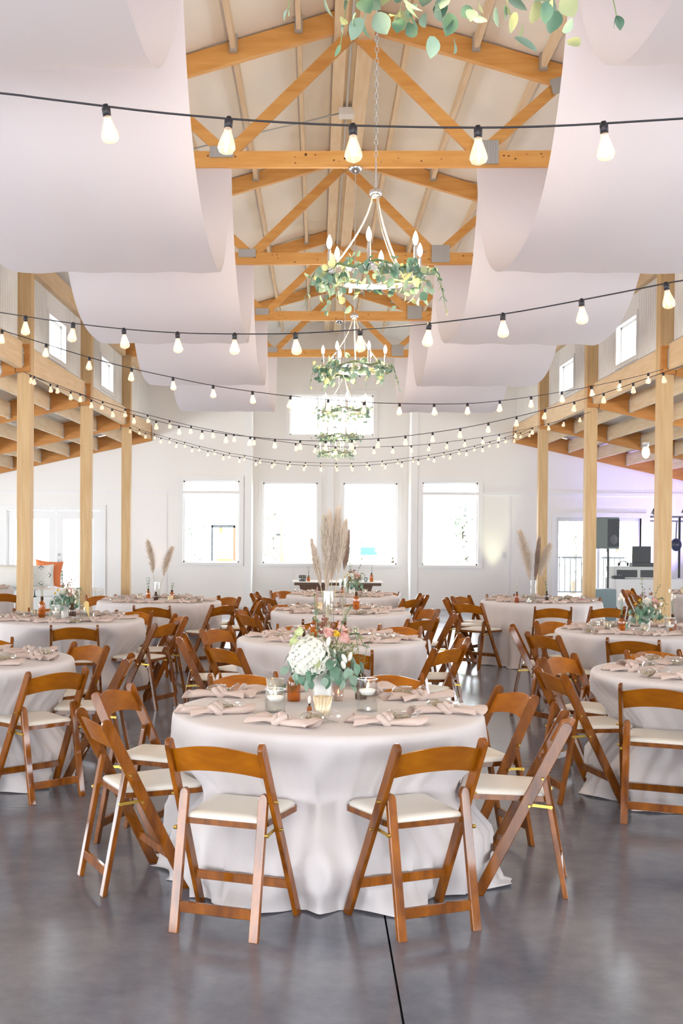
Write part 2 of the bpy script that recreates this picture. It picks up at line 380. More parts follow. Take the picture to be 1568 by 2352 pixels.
# unseen aisle side walls, windows added to let in fill light
nwin = 6
for nm, xa, xb, WN in (('wall_left', XL-.15, XL, SIDE_L), ('wall_right', XR, XR+.15, FILL_SIDE_WIN)):
    holes_wall(nm, YB, YW+.15, 0, 2.75, xa, xb, [tuple(h) for h in WN], axis='x')
    for (a, b, z0, z1) in WN:
        w_ = sempty('window_%d' % nwin); nwin += 1
        f = MB()
        for (p, q, r_, s_) in ((a, b, z0, z0+.05), (a, b, z1-.05, z1), (a, a+.05, z0, z1), (b-.05, b, z0, z1), ((a+b)/2-.025, (a+b)/2+.025, z0, z1)):
            f.box(xa+.04, xb-.04, p, q, r_, s_)
        obj('sash', f, M_TRIM, w_)
# upper side walls (between eave beam and roof) with small windows
CW = [(15.2, 16.2, 3.88, 4.39), (18.9, 19.95, 3.92, 4.38), (11.5, 12.5, 3.88, 4.38), (7.9, 8.9, 3.88, 4.38), (4.2, 5.2, 3.88, 4.38)]
for sgn, nm in ((-1, 'wall_left_upper'), (1, 'wall_right_upper')):
    xi = X0 + sgn*3.79; xo = X0 + sgn*3.91
    holes_wall(nm, YB, YW, 3.76, 4.96, min(xi, xo), max(xi, xo), CW, axis='x')
    g_ = MB()
    y = YB
    while y < YW:                      # ribs of the ribbed panel
        if not any(a-.08 < y < b+.08 for a, b, _, _ in CW): g_.box(min(xi, xi-sgn*.006), max(xi, xi-sgn*.006), y, y+.03, 3.79, 4.68)
        y += .10
    struct('trim_%d' % (5 if sgn < 0 else 6), g_, M_WALL)
    z_ = MB(); y = 2.0                 # scalloped closure strip above the eave beam
    while y < YW:
        z_.box(min(xi-sgn*.045, xi), max(xi-sgn*.045, xi), y, y+.05, 3.762, 3.792); y += .10
    struct('trim_%d' % (7 if sgn < 0 else 8), z_, M_STEEL)
    for (a, b, z0, z1) in CW:
        w_ = sempty('window_%d' % nwin); nwin += 1
        c = MB(); e = .06; q0, q1 = min(xi-sgn*.02, xi), max(xi-sgn*.02, xi)
        c.box(q0, q1, a-e, b+e, z1, z1+e).box(q0, q1, a-e, b+e, z0-e, z0).box(q0, q1, a-e, a, z0, z1).box(q0, q1, b, b+e, z0, z1)
        obj('casing', c, M_TRIM, w_)
        q0, q1 = min(xi+sgn*.05, xi+sgn*.09), max(xi+sgn*.05, xi+sgn*.09)
        obj('sash', MB().box(q0, q1, a, b, z0, z0+.03).box(q0, q1, a, b, z1-.03, z1).box(q0, q1, a, a+.03, z0, z1).box(q0, q1, b-.03, b, z0, z1), M_TRIM, w_)
        obj('pane', MB().box(q0+.015, q0+.022, a+.03, b-.03, z0+.03, z1-.03), G_PANE, w_)
    for (a, b, z0, z1) in CW: area('daylight_clerestory', (xo + sgn*.05, (a+b)/2, (z0+z1)/2), TO_X if sgn < 0 else TO_NX, b-a, z1-z0, portal=True)

# ceiling: insulation planes, ridge boards, purlins
ce = sempty('ceiling')
def roofpt(d, z=.18): return RZ0 + z - SL*abs(d)
for sgn in (-1, 1):
    m = MB()
    def f(u, v, sgn=sgn):
        d = u*3.85; y = YB + v*(25.1-YB)
        bay = sin(((y-2.74)/3.66 % 1)*pi) * .0
        return (X0+sgn*d, y, roofpt(d) + .015 + .02*noise.noise(Vector((d*2.2+sgn*9, y*1.1, 0))) + .012*noise.noise(Vector((d*7, y*2.3, 4))))
    m.grid(f, 60, 220)
    obj('insulation', m, M_INSUL, ce, smooth=True)
obj('ridge_board', MB().box(X0+.03, X0+.17, YB, YW+.7, 5.76, 6.02), M_PINE, ce)
obj('ridge_board', MB().box(X0-.17, X0-.06, YB, YW+.7, 5.79, 6.02), M_PINE, ce)
obj('ridge_board', MB().box(X0-.06, X0+.03, YB, YW+.7, 5.83, 6.0), M_PINE, ce)  # filler added to lighten the shaded gap between the two ridge boards
obj('conduit', MB().tube([(X0-.02, 2.5, 5.80), (X0-.02, 24, 5.80)], .012), nmat('conduit_grey', (.62, .62, .60), .5), ce, smooth=True)
obj('conduit', MB().tube([(X0-.02, 11.8, 5.78), (X0-.5, 11.8, 5.66), (X0-1.0, 11.8, 5.55), (X0-1.7, 11.75, 5.36)], .008), M_STEEL, ce, smooth=True)
obj('junction_box', MB().box(X0-.10, X0+.05, 11.7, 11.85, 5.72, 5.79), nmat('box_white', (.8, .8, .8), .5), ce)
ys = [YB] + [y for y in TRY] + [YW]
hang = MB().box(-.032, .032, -.05, .0, -.115, -.10).box(-.034, -.022, -.05, .0, -.11, .02).box(.022, .034, -.05, .0, -.11, .02).mesh('joist_hanger', M_STEEL)
for sgn in (-1, 1):
    for d in (.47, 1.02, 1.58, 2.14, 2.7, 3.26):
        for k in range(len(ys)-1):
            y0, y1 = ys[k]+.07, ys[k+1]-.07
            z = roofpt(d)-.005
            pr = obj('purlin', MB().box(X0+sgn*d-.021, X0+sgn*d+.021, y0, y1, z-.10, z), M_PINE, ce)
            if 6 < ys[k+1] < 22:
                put('joist_hanger', hang, pr, loc=(X0+sgn*d, y1, z))
                put('joist_hanger', hang, pr, loc=(X0+sgn*d, ys[k]+.12, z))
# small plates and bolts
def truss(y, k):
    pos = ['nearest roof truss, mostly above the frame', 'roof truss over the foreground, behind the first chandelier', 'second roof truss from the front with conduit box above', 'third roof truss from the front', 'fourth roof truss, second from the back gable', 'last roof truss before the back gable wall'][k]
    t = thing('roof_truss', 'golden timber ' + pos, 'roof truss', (X0, y, 4.69), 0, 'roof trusses across the hall')
    zt = RZ0-4.69
    for s in (-1, 1):
        obj('top_chord', MB().poly([(0, zt), (s*3.85, zt-SL*3.85), (s*3.85, zt-SL*3.85+.18), (0, zt+.18)], 'y', -.035, .035), M_GLU, t)
        obj('diagonal_brace', MB().bar((s*.03, 0, zt-.06), (s*1.02, 0, .15), .045, .10, (0, 1, 0)), M_GLU, t)
        obj('diagonal_brace', MB().bar((s*1.12, 0, .15), (s*1.76, 0, .72), .045, .09, (0, 1, 0)), M_GLU, t)
        gp = MB(); hw = .105 if s > 0 else .10; z0, z1 = (.02, .22) if s > 0 else (.08, .175)
        for q in range(9):
            xx = s*1.12 - hw + 2*hw*q/9; gp.box(xx, xx+2*hw/9*.62, -.040, -.030, z0, z1)
        gp.box(s*1.12-hw, s*1.12+hw, -.036, -.030, z0, z1)
        obj('gusset_plate', gp, M_STEEL, t)
        obj('gusset_plate', MB().bar((s*1.66, -.036, .66), (s*1.80, -.036, .70), .006, .13, (0, 1, 0)), M_STEEL, t)
    obj('tie_beam', MB().box(-3.62, 3.62, -.025, .025, 0, .135), M_GLU, t)
    kn = MB(); rr = random.Random(k)
    for _ in range(22):
        x = rr.uniform(-1.5, 1.6); z = rr.uniform(.02, .11); r_ = rr.uniform(.004, .009)
        kn.add([(x+r_*1.4*cos(a*pi/3), -.0262, z+r_*sin(a*pi/3)) for a in range(6)], [tuple(range(6))])
    o = obj('wood_knots', kn, M_KNOT, t); o['kind'] = 'stuff'
    return t
for k, y in enumerate(TRY): truss(y, k)

# posts, eave beams, aisle rafters and joists, aisle ceilings
side_word = {-1: 'left', 1: 'right'}
for sgn in (-1, 1):
    px = X0 + sgn*3.74
    cl = sempty('ceiling_' + side_word[sgn])
    # posts: centre line 3.74 outward for the outer face, section .16 x .165
    for k, y in enumerate(TRY):
        lab = {3: 'nearest visible', 4: 'middle', 5: 'farthest'}.get(k)
        xa, xb = sorted((X0+sgn*3.63, X0+sgn*3.79))
        lbl = ('square pine post, %s of the three on the %s side' % (lab, side_word[sgn])) if lab else 'square pine post on the %s side, %s the picture' % (side_word[sgn], ['well in front of', 'in front of', 'just outside'][k])
        p = thing('timber_post', lbl, 'post', ((xa+xb)/2, y, 0), 0, 'pine posts along the %s aisle' % side_word[sgn])
        obj('shaft', MB().box((xa-xb)/2, (xb-xa)/2, -.0825, .0825, 0, 4.98-.12), M_POST, p, bevel=.003)
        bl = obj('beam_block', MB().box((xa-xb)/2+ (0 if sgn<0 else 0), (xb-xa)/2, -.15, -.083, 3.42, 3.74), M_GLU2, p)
        for (bx, bz) in ((.01, 3.50), (.01, 3.64)):
            obj('bolt', MB().ball((bx, -.152, bz), (.014, .008, .014), 8, 4), M_STEEL, bl, smooth=True)
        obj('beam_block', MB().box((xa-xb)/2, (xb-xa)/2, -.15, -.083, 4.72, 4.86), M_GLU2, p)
    # eave beams and headers along the hall
    for k in range(len(ys)-1):
        y0, y1 = ys[k]+.085, ys[k+1]-.155
        if k == len(ys)-2: y1 = YW-.01
        if k == 0: y0 = YB
        xa, xb = sorted((X0+sgn*3.71, X0+sgn*3.79))
        obj('eave_beam', MB().box(xa, xb, y0, y1, 3.46, 3.76), M_BEAM, cl)
        obj('header_beam', MB().box(xa, xb, y0, y1, 4.68, 4.93), M_BEAM, cl)
        obj('beam_hanger', MB().box(min(xa, xb)-.012, max(xa, xb)+.012, y1-.01, y1+.012, 3.48, 3.70), M_STEEL, cl)
    def az(d): return 3.75 - .22*(d-3.6)         # top of aisle rafters
    for k, y in enumerate(TRY + [YW-.08+.15]):
        ya, yb = y-.15, y-.085
        d0 = 3.80 if k < 6 else 3.70
        pts = [(X0+sgn*d0, az(d0)), (X0+sgn*8.5, az(8.5)), (X0+sgn*8.5, az(8.5)-.31), (X0+sgn*d0, az(d0)-.31)]
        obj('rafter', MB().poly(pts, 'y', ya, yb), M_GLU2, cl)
        if k >= 1:
            yp = (TRY + [YW])[k-1]
            for q in range(7):
                d = 4.25 + q*.585
                zt = az(d)-.02
                j = obj('joist', MB().box(X0+sgn*d-.02, X0+sgn*d+.02, yp-.085, ya, zt-.235, zt), M_PINE, cl)
                obj('joist_hanger', MB().box(X0+sgn*d-.03, X0+sgn*d+.03, ya-.03, ya-.001, zt-.245, zt-.06), M_STEEL, j)
    m = MB()
    def f(u, v, sgn=sgn):
        d = 3.8 + u*4.7; y = YB + v*(YW-YB)
        return (X0+sgn*d, y, az(d) + .01 + .015*noise.noise(Vector((d*2+sgn*5, y*1.3, 7))))
    m.grid(f, 24, 120)
    obj('insulation', m, M_INSUL, cl, smooth=True)
    # outer covering so no light leaks at the eaves
    obj('fascia', MB().box(min(X0+sgn*3.79, X0+sgn*4.1), max(X0+sgn*3.79, X0+sgn*4.1), YB, YW, 4.93, 5.04), M_TRIM, cl)

# ------------------------------------------------------------------ drapes
def drape(x0, x1, ya, yb, z0, z1, label, seed, sag=1.2):
    n = 48; m = MB(); rr = random.Random(seed)
    def prof(t):        # catenary-like U
        u = abs(2*t-1); return 1 - u**2.6*.72 - u**9*.28
    ph = rr.uniform(0, 6)
    def f(u, v):
        z = z0 + (z1-z0)*v - sag*prof(v)
        x = x0 + (x1-x0)*u
        k = .010*sin(u*23+ph)*prof(v) + .012*noise.noise(Vector((u*5+seed, v*3, 0)))
        return (x + .015*sin(v*5+ph)*(1-2*u), ya + (yb-ya)*v, z + k*.6 + .03*prof(v)*(u-.5)*rr_tilt)
    rr_tilt = rr.uniform(-.6, .6)
    m.grid(f, 30, n)
    o = obj('ceiling_drape', m, M_DRAPE, smooth=True)
    return tag(o, label, 'drape', 'sheer swags hung between the trusses')
dl = ['', 'white swag drape at the top left corner, nearest', 'large white swag drape on the left below the first truss', 'white swag drape on the left, third from the front', 'white swag drape on the left, fourth from the front', 'small pale swag drape on the left nearest the back wall']
dr = [s.replace('left', 'right') for s in dl]
DYS = [2.74, 6.40, 10.06, 13.72, 17.38, 21.04]
SAG = [1.06, 1.20, 1.15, 1.14, 1.13]
for k in range(5):
    drape(-2.25, -.75, DYS[k]+.0, DYS[k+1]-.0, 4.685, 4.685, dl[k+1], 10+k, SAG[k])
    drape(1.34, 2.86, DYS[k]+.0, DYS[k+1]-.0, 4.685, 4.685, dr[k+1], 30+k, SAG[k])

# ------------------------------------------------------------------ string lights
S1=[(-3.4,4.0,3.35),(-2.3,3.9,3.16),(-1.165, 3.85, 3.045), (-0.877, 3.85, 3.012), (-0.505, 3.85, 2.967), (-0.107, 3.85, 2.935), (0.303, 3.85, 2.92), (0.697, 3.85, 2.92), (1.169, 3.85, 2.945), (1.352, 3.85, 2.959),(2.4,3.9,3.1),(3.97,4.0,3.4)]
S2=[(-3.4,8.3,3.4),(-2.262, 7.681, 3.057), (-1.921, 7.496, 2.969), (-1.563, 7.301, 2.889), (-1.197, 7.102, 2.818), (-0.841, 6.907, 2.762), (-0.473, 6.706, 2.722), (-0.134, 6.52, 2.695), (0.213, 6.329, 2.684), (0.575, 6.129, 2.683), (0.926, 5.934, 2.697), (1.259, 5.748, 2.729), (1.604, 5.555, 2.769), (1.82, 5.433, 2.803),(2.8,4.9,3.03),(3.97,4.3,3.4)]
S3=[(-3.4,10.1,3.5),(-3.032, 10.293, 3.423), (-2.825, 10.387, 3.366), (-2.46, 10.554, 3.267), (-2.105, 10.717, 3.174), (-1.732, 10.888, 3.095), (-1.352, 11.062, 3.031), (-0.993, 11.228, 2.978), (-0.611, 11.404, 2.942), (-0.234, 11.579, 2.917), (0.162, 11.762, 2.905), (0.548, 11.941, 2.9), (0.894, 12.102, 2.909), (1.263, 12.274, 2.925), (1.646, 12.453, 2.954), (2.036, 12.635, 3.013), (2.395, 12.804, 3.08), (2.779, 12.984, 3.159), (3.124, 13.147, 3.242), (3.484, 13.316, 3.332), (3.863, 13.495, 3.445),(3.93,13.56,3.47)]
SA=[(-3.398, 13.5, 3.408), (-3.156, 13.419, 3.298), (-2.917, 13.338, 3.195), (-2.671, 13.256, 3.117), (-2.449, 13.181, 3.007), (-2.204, 13.098, 2.916), (-1.962, 13.016, 2.851), (-1.713, 12.932, 2.782), (-1.453, 12.844, 2.723), (-1.206, 12.761, 2.674), (-0.948, 12.673, 2.631), (-0.689, 12.585, 2.597), (-0.43, 12.497, 2.568), (-0.165, 12.407, 2.549), (0.127, 12.307, 2.538), (0.379, 12.222, 2.546), (0.64, 12.132, 2.554), (0.905, 12.042, 2.575), (1.175, 11.949, 2.604), (1.448, 11.855, 2.641), (1.716, 11.763, 2.69), (1.988, 11.669, 2.747), (2.259, 11.575, 2.812), (2.529, 11.482, 2.883), (2.802, 11.387, 2.961), (3.07, 11.294, 3.054), (3.34, 11.2, 3.146), (3.609, 11.106, 3.247), (3.93,10.9,3.4)]
SB=[(-3.4, 13.55, 3.41), (-3.273, 13.611, 3.358), (-3.024, 13.731, 3.272), (-2.785, 13.846, 3.189), (-2.533, 13.967, 3.111), (-2.296, 14.082, 3.041), (-2.036, 14.207, 2.981), (-1.786, 14.328, 2.925), (-1.537, 14.448, 2.873), (-1.28, 14.573, 2.831), (-1.023, 14.697, 2.794), (-0.773, 14.819, 2.761), (-0.514, 14.945, 2.734), (-0.256, 15.07, 2.711), (0.113, 15.25, 2.692), (0.514, 15.446, 2.696), (0.77, 15.571, 2.712), (1.031, 15.699, 2.728), (1.284, 15.822, 2.75), (1.546, 15.951, 2.784), (1.806, 16.079, 2.824), (2.058, 16.202, 2.865), (2.313, 16.328, 2.911), (2.571, 16.455, 2.965), (2.827, 16.581, 3.025), (3.08, 16.706, 3.086), (3.33, 16.829, 3.16), (3.569, 16.948, 3.221), (3.93, 17.12, 3.34)]
SCc=[(-3.44, 20.95, 3.46), (-3.281, 20.95, 3.382), (-3.016, 20.95, 3.298), (-2.734, 20.95, 3.214), (-2.461, 20.95, 3.138), (-2.188, 20.95, 3.062), (-1.9, 20.95, 2.993), (-1.643, 20.95, 2.933), (-1.355, 20.95, 2.888), (-1.129, 20.95, 2.842), (-0.857, 20.95, 2.805), (-0.586, 20.95, 2.775), (-0.314, 20.95, 2.761), (0.158, 20.95, 2.748), (0.545, 20.95, 2.751), (0.808, 20.95, 2.76), (1.101, 20.95, 2.784), (1.386, 20.95, 2.817), (1.679, 20.95, 2.857), (1.986, 20.95, 2.905), (2.286, 20.95, 2.96), (2.586, 20.95, 3.024), (2.9, 20.95, 3.102), (3.168, 20.95, 3.181), (3.451, 20.95, 3.267), (3.711, 20.95, 3.36), (3.93, 20.95, 3.46)]
SD=[(a*.985+.004, 21.3+.9*sin(pi*(a+3.44)/7.4), b+.022+.10*sin(pi*(a+3.44)/7.4)) for a, _, b in SCc]
def bulb_meshes(L, tag_, glow):
    R_ = L*.30
    prof = [(.0001, -L), (R_*.35, -L*.985), (R_*.8, -L*.92), (R_, -L*.80), (R_*.93, -L*.66), (R_*.62, -L*.38), (R_*.42, -L*.22), (R_*.40, -L*.12)]
    g = MB().lathe(prof, 12).mesh('bulb_glass_'+tag_, G_BULB if not glow else M_WARM, True)
    f = MB().tube([(R_*.18, 0, -L*.22), (R_*.2, 0, -L*.72), (0, 0, -L*.78), (-R_*.2, 0, -L*.72), (-R_*.18, 0, -L*.22)], L*.030, 5).mesh('filament_'+tag_, M_FIL, True)
    s = MB().lathe([(.0001, .10*L), (R_*.28, .10*L), (R_*.30, .0), (R_*.48, -.02*L), (R_*.46, -.28*L), (.0001, -.28*L)], 10).mesh('socket_'+tag_, M_BLACK, True)
    return g, f, s
BIG = bulb_meshes(.099, 'big', False); SMALL = bulb_meshes(.080, 'small', False)
def string_light(P, sp, off, kind, label, r, seed):
    rr = random.Random(seed)
    t = thing('string_light', label, 'string lights', P[0], 0, 'bulb strings across the hall')
    O = Vector(P[0]); Q = [Vector(p)-O for p in P]
    # smooth cable
    C = []
    for i in range(len(Q)-1):
        p0 = Q[max(i-1, 0)]; p1 = Q[i]; p2 = Q[i+1]; p3 = Q[min(i+2, len(Q)-1)]
        for s in range(4):
            u = s/4; C.append(.5*((2*p1) + (p2-p0)*u + (2*p0-5*p1+4*p2-p3)*u*u + (3*p1-p0-3*p2+p3)*u**3))
    C.append(Q[-1])
    obj('cable', MB().tube(C, r, 6), M_BLACK, t, smooth=True)
    g, f, s = kind; d = off; acc = 0
    for i in range(len(C)-1):
        L_ = (C[i+1]-C[i]).length
        while d <= acc+L_:
            p = C[i].lerp(C[i+1], (d-acc)/L_)
            so = put('bulb_socket', s, t, loc=(p.x, p.y, p.z-r), rot=(rr.uniform(-.06, .06), rr.uniform(-.16, .16), rr.uniform(0, 3)))
            if kind is BIG: put('filament', f, so, loc=(0, 0, -.018))
            put('bulb', g, so, loc=(0, 0, -.018))
            d += sp
        acc += L_
string_light(S1, .405, .30, BIG, 'nearest string of clear teardrop bulbs on black cable, highest in the picture', .0035, 1)
string_light(S2, .40, .20, BIG, 'second string of clear teardrop bulbs, rising to the right', .0035, 2)
string_light(S3, .405, .27, BIG, 'third string of teardrop bulbs, dipping in front of the back upper window', .004, 3)
string_light(SA, .285, .10, SMALL, 'small bulb string from left post rising toward the right foreground', .0035, 4)
string_light(SB, .285, .12, SMALL, 'small bulb string from nearest left post to middle right post', .0035, 5)
string_light(SCc, .29, .10, SMALL, 'lowest small bulb string between the farthest two posts', .004, 6)
string_light(SD, .29, .16, SMALL, 'small bulb string just behind the lowest one near the back wall', .004, 7)

# ------------------------------------------------------------------ leaves
def leaf_mesh(name, L, W, mat, fold=.25, n=5):
    m = MB(); vs = []; fs = []
    for i in range(n+1):
        u = i/n; w_ = W/2*max(.03, sin(pi*min(1, u*.93+.07))**.75)
        y = L*u; z = -L*.18*u*u
        vs += [(-w_, y, z + w_*fold), (0, y, z), (w_, y, z + w_*fold)]
    for i in range(n):
        a = i*3; fs += [(a, a+1, a+4, a+3), (a+1, a+2, a+5, a+4)]
    m.add(vs, fs); return m.mesh(name, mat, True)
ROUND = [leaf_mesh('round_leaf', .050, .046, mm) for mm in M_LEAF]
LONG = [leaf_mesh('long_leaf', .062, .022, mm) for mm in M_LEAF]
def rand_rot(rr, down=.5):
    return (rr.uniform(-pi, pi) if rr.random() > down else rr.uniform(-2.2, -.9), rr.uniform(-.8, .8), rr.uniform(0, 2*pi))

# ------------------------------------------------------------------ chandeliers
def candle_set():
    tube_ = MB().lathe([(.0001, .0), (.028, .0), (.030, .006), (.010, .012), (.009, .10), (.0075, .125), (.0001, .125)], 12).mesh('candle_tube', M_CHROME, True)
    bulb = MB().lathe([(.008, .0), (.013, .012), (.0155, .028), (.012, .048), (.005, .066), (.0001, .074)], 12).mesh('candle_bulb', M_WARM, True)
    return tube_, bulb
CT, CB = candle_set()
chl = ['nearest ring chandelier with garland, cropped by the top edge', 'large ring chandelier with eucalyptus in the middle of the picture', 'third ring chandelier, below and behind the large one', 'fourth ring chandelier, in front of the upper window top', 'fifth ring chandelier, at the sill of the upper window', 'farthest ring chandelier, lowest of the row']
def chandelier(y, k):
    rr = random.Random(50+k); rad = .265
    t = thing('chandelier', chl[k], 'chandelier', (X0+.02, y, 2.98), 0, 'ring chandeliers down the centre')
    m = MB(); n = 48
    for (ri, ro) in ((rad-.004, rad+.004),):
        m.lathe([(ri, -.014), (ro, -.014), (ro, .014), (ri, .014), (ri, -.014)], n)
    m.lathe([(rad-.02, -.016), (rad+.006, -.016), (rad+.006, -.012), (rad-.02, -.012), (rad-.02, -.016)], n)
    obj('ring', m, M_CHROME, t, smooth=False)
    a0 = rr.uniform(0, 1) if k != 1 else .35
    for q in range(6):
        a = a0 + q*pi/3
        c = put('candle_tube', CT, t, loc=(rad*cos(a), rad*sin(a), .012)); put('candle_bulb', CB, c, loc=(0, 0, .122))
    for q in range(3):
        a = a0 + .5 + q*2*pi/3; P = []
        for i in range(9):
            u = i/8; r_ = rad*(1-u)**1.6*1.0 + .015; P.append((r_*cos(a), r_*sin(a), .01 + .45*u))
        obj('support_arm', MB().tube(P, .006, 6), nmat('champagne', (.78, .70, .58), .3, metal=.8), t, smooth=True)
    obj('hub', MB().lathe([(.0001, .43), (.025, .43), (.036, .445), (.036, .462), (.02, .475), (.0001, .475)], 16), M_CHROME, t, smooth=True)
    top = 4.69-2.98
    if k <= 1:
        obj('rod', MB().tube([(0, 0, .47), (0, 0, .62)], .006), M_CHROME, t)
        ch = MB(); z = .62
        i = 0
        while z < top-.02:
            lk = [((.009 if i % 2 else 0)*cos(b) , (0 if i % 2 else .009)*cos(b), z+.016+.019*sin(b)) for b in [j*pi/4 for j in range(9)]]
            ch.tube(lk, .0022, 4, caps=False); z += .031; i += 1
        o = obj('chain', ch, M_STEEL, t)
    else:
        obj('rod', MB().tube([(0, 0, .47), (0, 0, top-.03)], .005), M_CHROME, t)
    obj('canopy', MB().lathe([(.0001, top-.055), (.02, top-.05), (.05, top-.03), (.062, top-.008), (.062, top), (.0001, top)], 20), M_CHROME, t, smooth=True)
    # garland
    ga = MB()
    ga.tube([((rad+.01*sin(5*b))*cos(b), (rad+.01*sin(5*b))*sin(b), .02+.015*sin(7*b)) for b in [j*2*pi/40 for j in range(41)]], .008, 5)
    gar = obj('garland_vine', ga, M_STEM, t, smooth=True)
    cnt = [230, 200, 190, 0, 0, 0][k]
    if k < 3:
        if k == 0: cnt = 300
        i = 0
        while i < cnt:
            a = rr.uniform(0, 2*pi)
            dens = .45 + .55*(sin(a*1+2.6+k) > -.2)
            if rr.random() > dens: continue
            lng = rr.random() < .25
            me = (LONG if lng else ROUND)[rr.choices([0, 1, 2], [6, 3, 2.2])[0]]
            r_ = rad + rr.gauss(.015, .028); z = rr.gauss(-.005, .028)
            if rr.random() < .12: z -= rr.uniform(.04, .11)
            if k == 0 and sin(a) > .2: z -= abs(rr.gauss(0, .028)) + .005
            s = rr.uniform(.7, 1.15)
            put('eucalyptus_leaf', me, gar, loc=(r_*cos(a), r_*sin(a), z), rot=rand_rot(rr), scale=(s, s, s)); i += 1
        # trailing sprigs
        for (a, ln) in ((.15, .20), (-.1, .16), (3.0, .18), (2.3, .17), (4.2, .16), (5.4, .12)):
            P = [(((rad+.02)+ln*.55*u)*cos(a), ((rad+.02)+ln*.55*u)*sin(a), .02+.05*sin(pi*u)-ln*.9*u*u) for u in [j/7 for j in range(8)]]
            sp_ = obj('trailing_sprig', MB().tube(P, .0016, 4), M_STEM, t)
            for j in range(2, 8):
                for s2 in (-1, 1):
                    s = rr.uniform(.35, .75); me = (ROUND if rr.random() < .5 else LONG)[rr.choice([0, 0, 1, 2])]
                    put('sprig_leaf', me, sp_, loc=P[j], rot=(rr.uniform(-1.6, -.6), rr.uniform(-.5, .5), a+s2*1.2), scale=(s, s, s))
    else:
        m = MB()
        for i in range(220):
            a = rr.uniform(0, 2*pi); r_ = rad + rr.gauss(.01, .04); z = rr.gauss(-.01, .035) - (rr.uniform(0, .09) if rr.random() < .15 else 0)
            c = Vector((r_*cos(a), r_*sin(a), z)); e = Vector((rr.gauss(0, 1), rr.gauss(0, 1), rr.gauss(0, 1))).normalized()*.022
            g_ = e.cross(Vector((rr.gauss(0, 1), rr.gauss(0, 1), rr.gauss(0, 1)))).normalized()*.018
            m.add([c-e, c-e*.3-g_, c+e*.6-g_*.8, c+e, c+e*.6+g_*.8, c-e*.3+g_], [(0, 1, 2, 3, 4, 5)])
        o = obj('garland', m, M_LEAF[0], t); o['kind'] = 'stuff'
    point('chandelier_light', (X0+.02, y, 3.14), 46 if k else 22, (1, .74, .45), .12)
for k, y in enumerate([2.74, 6.40, 10.06, 13.72, 17.38, 21.04]): chandelier(y, k)

